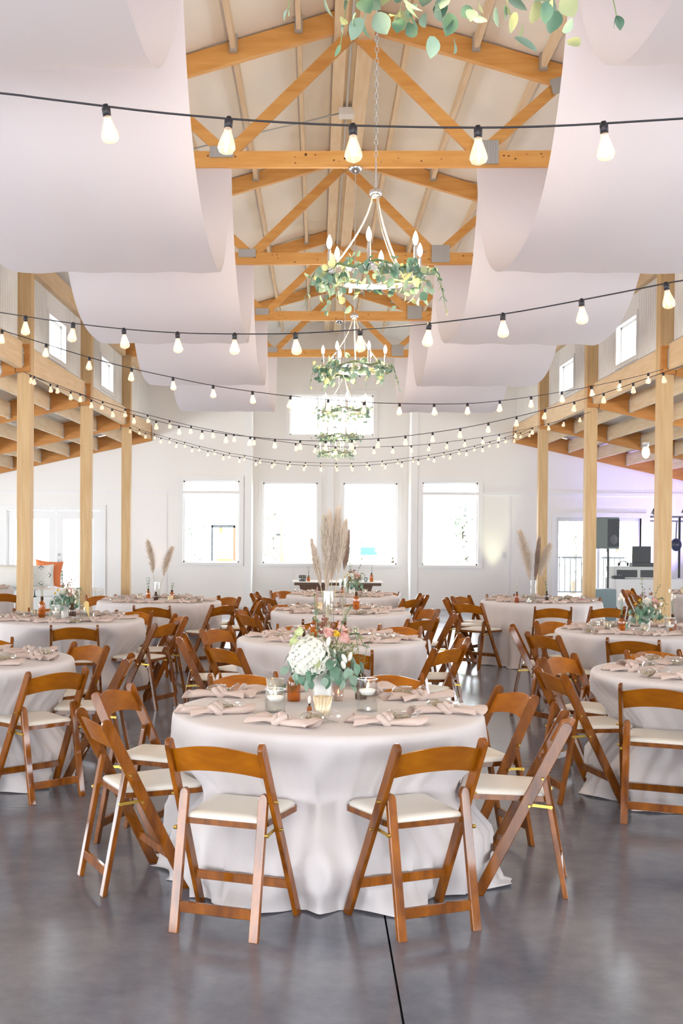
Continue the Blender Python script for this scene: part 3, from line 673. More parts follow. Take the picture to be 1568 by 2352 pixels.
# ------------------------------------------------------------------ tables (floor-length cloths)
TAB = {'T1': (.056, 5.55), 'T2': (.107, 9.21), 'T3': (.25, 12.3), 'T4': (.33, 15.36), 'TL1': (-2.31, 7.55), 'TL2': (-2.35, 10.95), 'TL3': (-1.86, 13.85),
       'TR1': (2.42, 7.2), 'TR2': (2.8, 10.2), 'TR3': (2.75, 14.5), 'TR4': (5.6, 16.5), 'TL4': (-4.95, 16.2)}
TNAME = {'T1': 'the foreground table', 'T2': 'the second centre table', 'T3': 'the third centre table', 'T4': 'the rearmost centre table', 'TL1': 'the left edge table',
         'TL2': 'the left table before the post', 'TL3': 'the far left pampas table', 'TR1': 'the right edge table', 'TR2': 'the right bouquet table',
         'TR3': 'the far right pampas table', 'TR4': 'the table behind the nearest right post', 'TL4': 'the table behind the nearest left post'}
TZ = .762; TR = .73
CHAIRS = [('T1','front left side, whitish glare on its rear legs',-0.4,4.6,18),('T1','front right side, amber',0.5,4.66,-25),('T1','left side, edge on',-1.01,5.25,62),('T1','back left side, bright curved rail',-1.07,6.13,107),
('T1','right side, edge on',1.14,5.34,-79),('T1','back right side, bright curved rail',1.06,6.2,-108),('T1','back, left of the bouquet',-0.43,6.84,161),('T1','back, right of the bouquet',0.42,6.89,178),
('T2','front left side, dark',-0.68,8.38,49),('T2','front, half hidden by the bouquet',0.19,8.18,-1),('T2','left side, edge on',-1.07,9.2,89),('T2','back left side, light rail',-0.86,9.95,122),
('T2','front right side, dark',0.97,8.51,-51),('T2','right side, light rail',1.19,9.43,-92),('T2','back right side',0.74,10.37,-150),('T2','back left of the tall vase',-0.15,10.43,173),
('T3','front left side',-0.71,11.66,58),('T3','left side',-0.82,12.47,102),('T3','back left side',-0.38,13.32,145),('T3','front right side',1.02,11.23,-40),('T3','back right side',1.23,12.78,-113),
('T3','back, behind the amber bottle',0.44,13.47,-178),('T3','front, behind the tall vase',0.07,10.97,-7),('T3','right side, edge on',1.42,12.09,-84),
('T4','front left side',-0.62,14.7,55),('T4','back left side',-0.47,16.29,151),('T4','left side, edge on',-0.84,15.6,98),('T4','front right side',1.2,14.6,-49),('T4','back right side',1.0,16.13,-131),('T4','right side, edge on',1.42,15.57,-99),
('TR3','back left side',1.85,15.25,130),('TR3','front left side',1.75,13.78,42),('TR3','left side, edge on',1.59,14.65,100),('TR3','back',2.43,15.66,165),('TR3','back right side',3.45,15.17,-142),('TR3','front',2.62,13.11,5),('TR3','front right side',3.26,13.24,-10),
('TR2','left side, edge on',1.72,10.45,100),('TR2','back left side, light rail',2.22,11.14,151),('TR2','front left side, dark',1.84,9.67,62),('TR2','front',2.47,9.25,25),
('TR1','back left side, light rail',1.63,7.99,132),('TR1','left side, dark',1.4,7.12,78),('TR1','back',2.39,8.43,170),('TR1','front',1.86,6.45,21),
('TL2','back right side',-1.86,11.96,-163),('TL2','front right side, dark',-1.34,10.52,-67),('TL2','right side',-1.31,11.37,-112),('TL2','front',-2.08,10.04,-8),('TL2','back left side',-2.82,12.27,165),
('TL1','front right side',-1.52,6.89,-45),('TL1','back right side',-1.63,8.47,-137),('TL1','right side, edge on',-1.22,7.67,-93),('TL1','back',-2.52,8.9,174),
('TL3','back left side',-2.72,14.72,147),('TL3','front',-1.79,12.7,3),('TL3','front right side',-1.02,13.11,-50),('TL3','back right side',-1.09,14.68,-135),('TL3','back',-1.86,15.0,180),('TL3','right side, edge on',-0.67,13.95,-100),
('TL4','front right side',-4.06,15.08,-26),('TR4','left side, nearer one',4.35,16.2,80),('TR4','back left side',4.55,17.4,125)]
def cloth_mesh(seed, dents, na=260):
    rr = random.Random(seed); m = MB()
    ks = [(rr.randint(9, 13), rr.uniform(0, 6), .7), (rr.randint(17, 21), rr.uniform(0, 6), .65), (rr.randint(4, 6), rr.uniform(0, 6), .4), (rr.randint(29, 37), rr.uniform(0, 6), .45)]
    rings = [(0.0001, TZ), (.35, TZ), (.66, TZ), (.705, TZ-.001), (.722, TZ-.006), (.731, TZ-.018), (.734, TZ-.04)]
    def fold(a):
        s_ = sum(w_*sin(k*a+ph+.8*sin(2*a+ph)) for k, ph, w_ in ks)/1.6
        return s_
    vs = []; fs = []
    nz = 18
    lv = [(r, z, 0) for r, z in rings] + [(.735, TZ-.04-(TZ-.045)*(i/nz), i/nz) for i in range(1, nz+1)]
    lv += [(.75, .004, 1.12), (.765, .003, 1.2)]
    for (r, z, t) in lv:
        for j in range(na):
            a = 2*pi*j/na
            if t == 0: rr_ = r; zz = z
            else:
                fo = fold(a)
                amp = .074*min(1, t*1.25)**.7*(1-.25*max(0, t-.6))
                rr_ = .735 + .012*t + amp*fo*.62 + .008*sin(3*a+ks[0][1])
                pud = max(0, t-.86)*.20*(1+.9*sin(ks[2][0]*a*1.7+ks[1][1]))
                rr_ += max(0, pud)
                for (da, dr, dz0, dz1) in dents:
                    dd = abs((a-da+pi) % (2*pi)-pi)*dr; vz = max(0, dz0-z, z-dz1)
                    if dd < .35 and vz < .4: rr_ = min(rr_, dr + 1.1*max(0, dd-.03) + .9*vz)
                zz = max(z, .003) + (.004*(1+sin(ks[1][0]*a)) if t > .95 else 0)
            vs.append((rr_*cos(a), rr_*sin(a), zz))
    for i in range(len(lv)-1):
        for j in range(na): fs.append((i*na+j, i*na+(j+1)%na, (i+1)*na+(j+1)%na, (i+1)*na+j))
    m.add(vs, fs); return m.mesh('tablecloth', M_CLOTH, True)
def chair_frame(c):
    h = radians(c[4]); return Vector((c[2]+.195*sin(h), c[3]+.195*cos(h), 0)), h
for i, (k, (x, y)) in enumerate(TAB.items()):
    dents = []
    for c in CHAIRS:
        if c[0] != k: continue
        o_, h = chair_frame(c); fw = Vector((sin(h), cos(h), 0)); rt = Vector((cos(h), -sin(h), 0))
        def dn(lx, ly, z0, z1, mg=.02):
            p = o_ + rt*lx + fw*ly - Vector((x, y, 0)); dents.append((atan2(p.y, p.x), p.length-mg, z0, z1))
        for sx in (-1, 1):
            for zq in (0, .12, .24, .36): dn(sx*.218, .20-.385*zq/.775, zq-.05, zq+.05, .03)
        for sx in (-.19, -.1, 0, .1, .19): dn(sx, .29, .41, .47); dn(sx, .128, .11, .19)
    o = put('tablecloth', cloth_mesh(3+i, dents), None, loc=(x, y, 0))
    tag(o, 'floor-length pale blush cloth over a round table, ' + TNAME[k], 'tablecloth', 'blush tablecloths on the round tables')

# ------------------------------------------------------------------ folding chairs
def chair_proto():
    t = thing('folding_chair', 'x', 'chair', (0, 0, 0), 0, 'brown folding chairs around the tables')
    tp = (-.195, .775); bt = (.19, 0.0)             # stile centre line in (y, z)
    dy, dz = tp[0]-bt[0], tp[1]-bt[1]; L = sqrt(dy*dy+dz*dz); ux, uz = dy/L, dz/L; nx, nz = -uz, ux
    hw = .026
    pts = []
    kb = hw*abs(nz)/1
    pts += [(bt[0]+nx*hw*1.12, 0), (bt[0]-nx*hw*1.12, 0)]
    for q in range(7):
        a = -pi/2 + pi*q/6
        cx, cz = tp[0]-ux*hw, tp[1]-uz*hw
        pts.append((cx + (-nx*cos(a+pi/2)*hw*1) + ux*hw*sin(a+pi/2)*1.0, cz + (-nz*cos(a+pi/2)*hw) + uz*hw*sin(a+pi/2)))
    for s in (-1, 1):
        m = MB().poly(pts, 'x', s*.230, s*.210); m.v = [(v[0]-s*.023*v[2]/.775, v[1], v[2]) for v in m.v]; obj('stile', m, M_CHAIR, t, bevel=.0025)
        # rear leg: rounded top seen from behind
        x = s*.171; w2 = .019; zt = .555
        out = [(x-w2, 0), (x+w2, 0)] + [(x+w2*cos(a), zt-w2+w2*1.3*sin(a)) for a in [q*pi/6 for q in range(7)]]
        m = MB(); n = len(out)
        yl = lambda z: -.19 + .105*z/.56
        m.add([(p[0], yl(p[1])-.011, p[1]) for p in out] + [(p[0], yl(p[1])+.011, p[1]) for p in out],
              [tuple(range(n)), tuple(range(2*n-1, n-1, -1))] + [(i, i+n, (i+1) % n+n, (i+1) % n) for i in range(n)])
        lg = obj('rear_leg', m, M_CHAIR, t, bevel=.002)
        obj('pivot_bolt', MB().tube([(s*.186, yl(.53), .53), (s*.231, yl(.53)+.005, .53)], .005, 8), M_BRASS, t)
        obj('brass_link', MB().bar((s*.199, -.03, .408), (s*.199, -.128, .402), .004, .013, (1, 0, 0)).tube([(s*.19, -.122, .402), (s*.204, -.122, .402)], .008, 8).tube([(s*.196, -.03, .408), (s*.231, -.03, .408)], .006, 8), M_BRASS, t)
    # curved back rail
    m = MB()
    def rail(off):
        def f(u, v):
            x = -.188 + .376*u; q = (x/.188)
            zt = .730 + .030*(1-q*q)**1.2 + .0*q; zb = .628 + .026*(1-abs(q)**2.2)
            z = zb + (zt-zb)*v; yc = tp[0] + ux/uz*(z-tp[1])
            return (x, yc - .034*(1-q*q) + off, z)
        return f
    nu, nv = 16, 4
    f0, f1 = rail(-.006), rail(.006)
    va = [f0(i/nu, j/nv) for j in range(nv+1) for i in range(nu+1)]; vb = [f1(i/nu, j/nv) for j in range(nv+1) for i in range(nu+1)]
    N_ = len(va); w_ = nu+1
    fa = [(j*w_+i, j*w_+i+1, (j+1)*w_+i+1, (j+1)*w_+i) for j in range(nv) for i in range(nu)]
    fb = [tuple(q+N_ for q in reversed(f)) for f in fa]
    ed = [(i, i+N_, i+1+N_, i+1) for i in range(nu)] + [(nv*w_+i, nv*w_+i+1, nv*w_+i+1+N_, nv*w_+i+N_) for i in range(nu)] + \
         [(j*w_, (j+1)*w_, (j+1)*w_+N_, j*w_+N_) for j in range(nv)] + [(j*w_+nu, j*w_+nu+N_, (j+1)*w_+nu+N_, (j+1)*w_+nu) for j in range(nv)]
    m.add(va+vb, fa+fb+ed); obj('back_rail', m, M_CHAIR_IN, t, smooth=False)
    # seat
    def seat_out(d):
        o = []
        hw_b, hw_f, yb, yf = .168-d, .194-d, -.10+d, .285-d
        for (cx, cy, a0, r) in ((hw_f-.04, yf-.04, 0, .04), (-hw_f+.04, yf-.04, pi/2, .04), (-hw_b+.03, yb+.012, pi, .012), (hw_b-.03, yb+.012, 3*pi/2, .012)):
            for q in range(5):
                a = a0 + q*pi/8; o.append((cx+r*cos(a) + (0 if r > .02 else .018*(1 if cx > 0 else -1)), cy+r*sin(a)))
        return o
    obj('seat_board', MB().poly(seat_out(0), 'z', .418, .441), M_CHAIR, t)
    m = MB(); n = 20
    L0, L1, L2, L3 = seat_out(.008), seat_out(.007), seat_out(.015), seat_out(.05)
    vs = [(p[0], p[1], .441) for p in L0]+[(p[0], p[1], .451) for p in L1]+[(p[0], p[1], .460) for p in L2]+[(p[0], p[1], .464) for p in L3]
    m.add(vs, [(i*n+j, i*n+(j+1) % n, (i+1)*n+(j+1) % n, (i+1)*n+j) for i in range(3) for j in range(n)] + [tuple(3*n+j for j in range(n))])
    obj('seat_pad', m, M_PAD, t, smooth=True)
    yc = bt[0] + dy/dz*.15
    obj('stretcher', MB().box(-.209, .209, yc-.010, yc+.010, .130, .168), M_CHAIR, t, bevel=.002)
    yr = -.19 + .105*.10/.56
    obj('stretcher', MB().box(-.153, .153, yr-.009, yr+.009, .080, .122), M_CHAIR, t, bevel=.002)
    return t
def place_chairs():
    p0 = chair_proto(); first = True
    for (tk, pos, x, y, h) in CHAIRS:
        a = radians(h); ox, oy = x + .195*sin(a), y + .195*cos(a)
        lab = 'wooden folding chair, ' + pos.replace(',', ' of %s,' % TNAME[tk], 1) if ',' in pos else 'wooden folding chair, %s of %s' % (pos, TNAME[tk])
        if first: p0.location = (ox, oy, 0); p0.rotation_euler = (0, 0, -a); p0['label'] = lab; first = False
        else: dup(p0, (ox, oy, 0), -a, lab)
place_chairs()

# ------------------------------------------------------------------ place settings
def napkin_proto(k):
    rr = random.Random(k)
    # a loosely rolled cloth with a knot in the middle and two open ends
    m = MB(); n = 30; na = 12
    bend = (.05, -.04, .02)[k]
    def cs(u):                              # centre, half width, half height, open
        x = -.17 + .34*u
        e = abs(2*u-1)
        wd = .020 + .034*e**1.3 + (.006 if e < .2 else 0)
        ht = .017 + .004*sin(9*u) - .004*e
        y = bend*(e*e) + .012*sin(6*u+k)
        return x, y, wd, max(.010, ht)
    vs = []
    for i in range(n+1):
        u = i/n; x, y, wd, ht = cs(u)
        for j in range(na):
            a = 2*pi*j/na
            wob = 1 + .12*sin(3*a+9*u+k)
            yy = y + wd*cos(a)*wob; zz = ht + ht*sin(a)*wob
            if abs(2*u-1) > .8: zz += .012*abs(2*u-1)*max(0, cos(a-.6)); 
            vs.append((x + .02*sin(a)*(abs(2*u-1) > .9), yy, max(.0008, zz)))
    m.add(vs, [(i*na+j, i*na+(j+1) % na, (i+1)*na+(j+1) % na, (i+1)*na+j) for i in range(n) for j in range(na)])
    t = thing('napkin', 'x', 'napkin', (0, 0, TZ))
    obj('napkin_roll', m, M_NAP, t, smooth=True)
    kn = MB()
    P = [(.032*cos(b)*.8, .036*sin(b), .022+.014*sin(2*b+k)) for b in [q*2*pi/16 for q in range(17)]]
    kn.tube(P, .0155, 8, caps=False)
    kn.tube([(.025, -.02, .02), (.0, .0, .042), (-.022, .022, .022)], [.014, .018, .012], 8)
    obj('knot', kn, M_NAP, t, smooth=True)
    tl = MB()
    sx = 1 if k % 2 else -1
    tl.grid(lambda u, v: (sx*(.02+.10*u), -.025-.05*u + (v-.5)*(.02+.06*u), .020+.012*sin(pi*v)*(1+u)-.012*u), 8, 6)
    obj('loose_end', tl, M_NAP, t, smooth=True)
    return t
def favor_proto():
    t = thing('favor_bag', 'x', 'favor bag', (0, 0, TZ))
    rr = random.Random(4); m = MB()
    for i in range(60):
        c = (rr.gauss(0, .018), rr.gauss(0, .012), .010+abs(rr.gauss(0, .008)))
        m.ball(c, (rr.uniform(.004, .009), rr.uniform(.003, .006), rr.uniform(.002, .005)), 5, 3)
    o = obj('seed_filling', m, nmat('seeds', (.46, .36, .20), .8, var=(.62, .50, .32), nscale=120), t, smooth=True); o['kind'] = 'stuff'
    w_ = MB(); nu = 16
    def f(u, v):
        a = 2*pi*u; x = -.050 + .13*v
        e = sin(pi*min(1, v*1.45)) if v < .69 else .0
        r_ = .026*e**.6 + (.006 if v < .69 else .006+.10*(v-.69))
        nn = 1 + .22*noise.noise(Vector((cos(a)*2, sin(a)*2, v*9)))
        return (x, r_*1.15*cos(a)*nn, max(.001, .018 + r_*.75*sin(a)*nn))
    w_.grid(f, nu, 14, wrap=True)
    obj('cellophane', w_, G_CELLO, t, smooth=False)
    obj('paper_tag', MB().add([(-.01, -.012, .037), (.03, -.010, .039), (.032, .012, .040), (-.008, .012, .038)], [(0, 1, 2, 3)]) or MB().box(-.01, .03, -.012, .012, .0365, .038), nmat('tag_paper', (.82, .80, .78), .7), t)
    return t
NAP = [napkin_proto(k) for k in range(3)]; FAV = favor_proto(); FAV.scale = (1.3, 1.3, 1.3)
usedN = [False]*3; usedF = [False]
def napkin(x, y, rz, label, group, k):
    if not usedN[k]: NAP[k].location = (x, y, TZ); NAP[k].rotation_euler = (0, 0, rz); NAP[k]['label'] = label; NAP[k]['group'] = group; usedN[k] = True
    else: dup(NAP[k], (x, y, TZ), rz, label, group)
def favor(x, y, rz, label, group, z=TZ):
    if not usedF[0]: FAV.location = (x, y, z); FAV.rotation_euler = (0, 0, rz); FAV['label'] = label; FAV['group'] = group; usedF[0] = True
    else: dup(FAV, (x, y, z), rz, label, group)
N1 = [(-.46, 5.37, .15, 'front left, below the glass cylinder'), (-.49, 5.93, .10, 'back left, nearest the table edge'), (-.15, 5.10, -.75, 'front, left of centre'), (.30, 5.12, -.20, 'front, right of centre, long tail'),
      (.60, 5.47, .08, 'right, overhanging toward the right chair'), (.52, 5.90, .25, 'back right'), (-.22, 6.12, .1, 'back, behind the mercury glass votive'), (.30, 6.14, 1.3, 'back, behind the right glass cylinder')]
F1 = [(-.44, 5.45, .4, 0), (-.50, 6.01, .3, 1), (-.01, 5.15, .5, 2), (.36, 5.21, -.2, 3), (.59, 5.60, .1, 4), (.45, 6.02, .2, 5)]
for i, (x, y, rz, w_) in enumerate(N1): napkin(x, y, rz, 'knotted blush napkin at the %s of the foreground table' % w_ if i != 99 else '', 'knotted napkins on the foreground table', i % 3)
for (x, y, rz, i) in F1: favor(x, y, rz, 'cellophane favor bag by the %s napkin of the foreground table' % N1[i][3].split(',')[0] if i not in (2, 3) else 'cellophane favor bag by the front %s napkin of the foreground table' % ('left-centre' if i == 2 else 'right-centre'), 'favor bags on the foreground table')
OCT = ['right', 'back right', 'back', 'back left', 'left', 'front left', 'front', 'front right']
for ti, (k, (cx, cy)) in enumerate(TAB.items()):
    if k == 'T1': continue
    rr = random.Random(200+ti)
    for q in range(8):
        a = q*pi/4 + rr.uniform(-.12, .12); x, y = cx+.50*cos(a), cy+.50*sin(a)
        for (vx, vy) in ((2.58, 14.1), (5.25, 16.5), (.28, 12.75), (-1.89, 13.86)):
            if (x-vx)**2+(y-vy)**2 < .24**2:
                dd = sqrt((x-vx)**2+(y-vy)**2)+1e-3; x = vx+(x-vx)/dd*.25; y = vy+(y-vy)/dd*.25
        napkin(x, y, rr.uniform(-.5, .5), 'knotted blush napkin at the %s of %s' % (OCT[q], TNAME[k]), 'knotted napkins on ' + TNAME[k], (q+ti) % 3)
        a2 = a + rr.choice((-1, 1))*.36; r2 = rr.uniform(.52, .60) if q % 2 else rr.uniform(.36, .42)
        favor(cx+r2*cos(a2), cy+r2*sin(a2), rr.uniform(0, 6), 'cellophane favor bag at the %s of %s' % (OCT[q], TNAME[k]), 'favor bags on ' + TNAME[k])

# ------------------------------------------------------------------ vessels, candles, bottles
def bottle(x, y, h, r, label, mat=None, group='amber bottles on the tables', stem=None, z=TZ, seed=0, neck=.36):
    t = thing('bottle', label, 'bottle', (x, y, z), 0, group)
    m = MB().lathe([(.0001, .001), (r*.92, .001), (r, h*.04), (r, h*.60), (r*.93, h*.68), (r*.55, h*.76), (r*neck, h*.80), (r*neck, h*.96), (r*(neck+.1), h*.965), (r*(neck+.1), h), (r*.2, h)], 18)
    obj('bottle_body', m, mat or G_AMBER, t, smooth=True)
    obj('bottle_neck_band', MB().lathe([(r*(neck+.04), h*.80), (r*(neck+.07), h*.85), (r*(neck+.07), h*.99), (r*(neck+.12), h*1.0), (r*.2, h*1.002)], 14), nmat('dark_neck', (.06, .025, .01), .2), t, smooth=True)
    if stem: stem(t, h, random.Random(seed))
    return t
def cylinder_vase(x, y, h, r, water, label, candle=True, group='glass cylinders with floating candles', z=TZ):
    t = thing('glass_cylinder', label, 'candle holder', (x, y, z), 0, group)
    obj('glass', MB().lathe([(.0001, .0), (r, .0), (r, h), (r-.003, h), (r-.003, .008), (.0001, .008)], 28), G_CLEAR, t, smooth=False)
    obj('rim', MB().lathe([(r-.003, h-.001), (r, h-.001), (r, h+.002), (r-.003, h+.002), (r-.003, h-.001)], 28), nmat('glass_edge', (.8, .84, .84), .15, spec=.8), t)
    obj('water', MB().lathe([(.0001, .009), (r-.004, .009), (r-.004, water), (.0001, water)], 24), G_WATER, t)
    if candle:
        cr = r*.80
        c = obj('floating_candle', MB().lathe([(.0001, water-.012), (cr*.7, water-.012), (cr, water+.008), (cr*.95, water+.014), (.0001, water+.012)], 20), M_WAX, t, smooth=True)
        obj('flame', MB().lathe([(.0001, water+.014), (.004, water+.020), (.0045, water+.027), (.002, water+.038), (.0001, water+.045)], 8), M_FLAME, c, smooth=True)
    return t
def votive(x, y, h, r, label, mat=None, rib=0, nr=0, group='votive candle cups', z=TZ):
    t = thing('votive_cup', label, 'candle holder', (x, y, z), 0, group)
    obj('cup', MB().lathe([(.0001, .001), (r*.72, .001), (r*.75, .006), (r*1.0, h), (r*.95, h), (r*.70, .010), (.0001, .010)], 32, rib=rib, nr=nr), mat or G_MERC, t, smooth=True)
    c = obj('tealight', MB().lathe([(.0001, .011), (r*.66, .011), (r*.70, h*.45), (.0001, h*.45)], 16), M_WAX, t, smooth=True)
    obj('flame', MB().lathe([(.0001, h*.45), (.004, h*.45+.008), (.0035, h*.45+.016), (.0001, h*.45+.028)], 8), M_FLAME, c, smooth=True)
    return t
def sprig(kind='leafy', H_=.10, n=3):
    def f(t, h, rr):
        for i in range(n):
            a = rr.uniform(0, 6.28); tilt = rr.uniform(.05, .35); L_ = H_*rr.uniform(.7, 1.1)
            P = [(tilt*L_*u*u*cos(a), tilt*L_*u*u*sin(a), h*.3 + (h*.7+L_)*u) for u in [j/6 for j in range(7)]]
            st = obj('stem', MB().tube(P, .0012, 4), M_STEM, t)
            if kind == 'leafy':
                for j in range(3, 7):
                    for s in (0, 1, 2):
                        me = rr.choice(LONG[:2]); q = rr.uniform(.25, .5)
                        put('sprig_leaf', me, st, loc=P[j], rot=(rr.uniform(-.3, .9), 0, rr.uniform(0, 6.28)), scale=(q, q, q))
            elif kind == 'bunny':
                obj('bunny_tail', MB().ball(P[-1], (.009, .009, .018), 8, 6), M_BUNNY, st, smooth=True)
            elif kind == 'dry':
                m = MB()
                for j in range(40):
                    u = rr.uniform(.45, 1); p = Vector((tilt*L_*u*u*cos(a), tilt*L_*u*u*sin(a), h*.3+(h*.7+L_)*u)); b = rr.uniform(0, 6.28); w_ = rr.uniform(.01, .028)
                    e = p + Vector((cos(b)*w_, sin(b)*w_, rr.uniform(.01, .03))); g_ = Vector((-sin(b), cos(b), 0))*.0012
                    m.add([p-g_, p+g_, e], [(0, 1, 2)])
                o = obj('dried_grass', m, M_CREAMP, st)
                o['kind'] = 'stuff'
    return f
def plume(parent, base, tip, L_, wid, mat, rr, dens=1.0, oneside=0, name='pampas_plume'):
    """feathery pampas head: fine blades along the stem"""
    b = Vector(base); t_ = Vector(tip); ax = (t_-b); A = ax.normalized(); sd = A.cross(Vector((0, 1, 0.01))).normalized(); fr = sd.cross(A)
    m = MB()
    for i in range(int(1800*dens)):
        u = rr.random()**.85; p = b + ax*u
        env = 1.25*wid*(sin(pi*min(1, .12+.88*(1-u)**.8))**.7*(1-u*.55))+.004
        a = rr.uniform(0, 2*pi)
        if oneside: a = rr.gauss(0 if oneside > 0 else pi, .9)
        r_ = env*rr.uniform(.35, 1.0); o_ = sd*cos(a)*r_ + fr*sin(a)*r_
        ln = L_*.16*rr.uniform(.6, 1.3)
        if oneside and rr.random() < .75:
            o_ = o_*1.5; ln *= 1.3; e = p + o_ + A*ln*.55 - Vector((0, 0, 1))*(.03*rr.random()); mid = p + o_*.45 + A*ln*.6
        else:
            e = p + o_ + A*ln - Vector((0, 0, 1))*(.015*rr.random()); mid = p + o_*.72 + A*ln*.35
        g_ = (A.cross(o_).normalized() if o_.length > 1e-4 else sd)*rr.uniform(.0010, .0026)
        m.add([p-g_, p+g_, mid+g_*.9, mid-g_*.9, e], [(0, 1, 2, 3), (3, 2, 4)])
    m.tube([b, t_], .0018, 5, r1=.0006)
    o = obj(name, m, mat, parent); return o

# foreground table: bouquet
def rose(parent, loc, r, mat, rr, name='rose'):
    m = MB()
    m.ball((0, 0, 0), (r*.52, r*.52, r*.60), 10, 6)
    for ring, (n, rr_, h, op) in enumerate(((3, .48, .75, .15), (4, .68, .62, .3), (5, .88, .45, .55))):
        for i in range(n):
            a0 = 2*pi*i/n + ring*.6
            def f(u, v, a0=a0, n=n, rr_=rr_, h=h, op=op):
                a = a0 + (u-.5)*2*pi/n*1.35; q = rr_*(.65+.35*v + op*v*v*.35)
                return (r*q*cos(a), r*q*sin(a), r*(-.5 + (h+.5)*v*(1-.25*(2*u-1)**2)))
            m.grid(f, 5, 4)
    e = Vector(loc).normalized() if Vector(loc).length else Vector((0, 0, 1))
    d = Vector((loc[0]*1.5, loc[1]*1.2, .1)); rot = Vector((0, 0, 1)).rotation_difference(d.normalized()).to_euler()
    return obj(name, m, mat, parent, smooth=True, loc=loc, rot=rot)
def hydrangea(parent, loc, r, rr):
    m = MB(); m.ball((0, 0, 0), r*.78, 14, 10)
    N_ = 150
    for i in range(N_):
        z = 1-2*(i+.5)/N_; q = sqrt(1-z*z); a = i*2.39996
        d = Vector((q*cos(a), q*sin(a), z)); c = d*r*rr.uniform(.92, 1.05); s1 = d.orthogonal().normalized(); s2 = d.cross(s1); ph = rr.uniform(0, 1.5)
        w_ = r*rr.uniform(.17, .22); d = (d + Vector((rr.gauss(0, .25), rr.gauss(0, .25), rr.gauss(0, .25)))).normalized(); s1 = d.orthogonal().normalized(); s2 = d.cross(s1)
        for k in range(4):
            b = ph + k*pi/2; u_ = s1*cos(b)+s2*sin(b); v_ = s1*cos(b+pi/2)+s2*sin(b+pi/2)
            m.add([c, c+u_*w_*.55+v_*w_*.5+d*w_*.15, c+u_*w_*1.1+d*w_*.05, c+u_*w_*.55-v_*w_*.5+d*w_*.15], [(0, 1, 2, 3)])
    return obj('hydrangea', m, M_WHITEF, parent, loc=loc)
def small_blob(parent, name, cs, r, mat, rr, n):
    m = MB()
    for i in range(n):
        c = rr.choice(cs); m.ball((c[0]+rr.gauss(0, .018), c[1]+rr.gauss(0, .018), c[2]+rr.gauss(0, .018)), r*rr.uniform(.6, 1.3), 5, 4)
    o = obj(name, m, mat, parent, smooth=True); o['kind'] = 'stuff'; return o
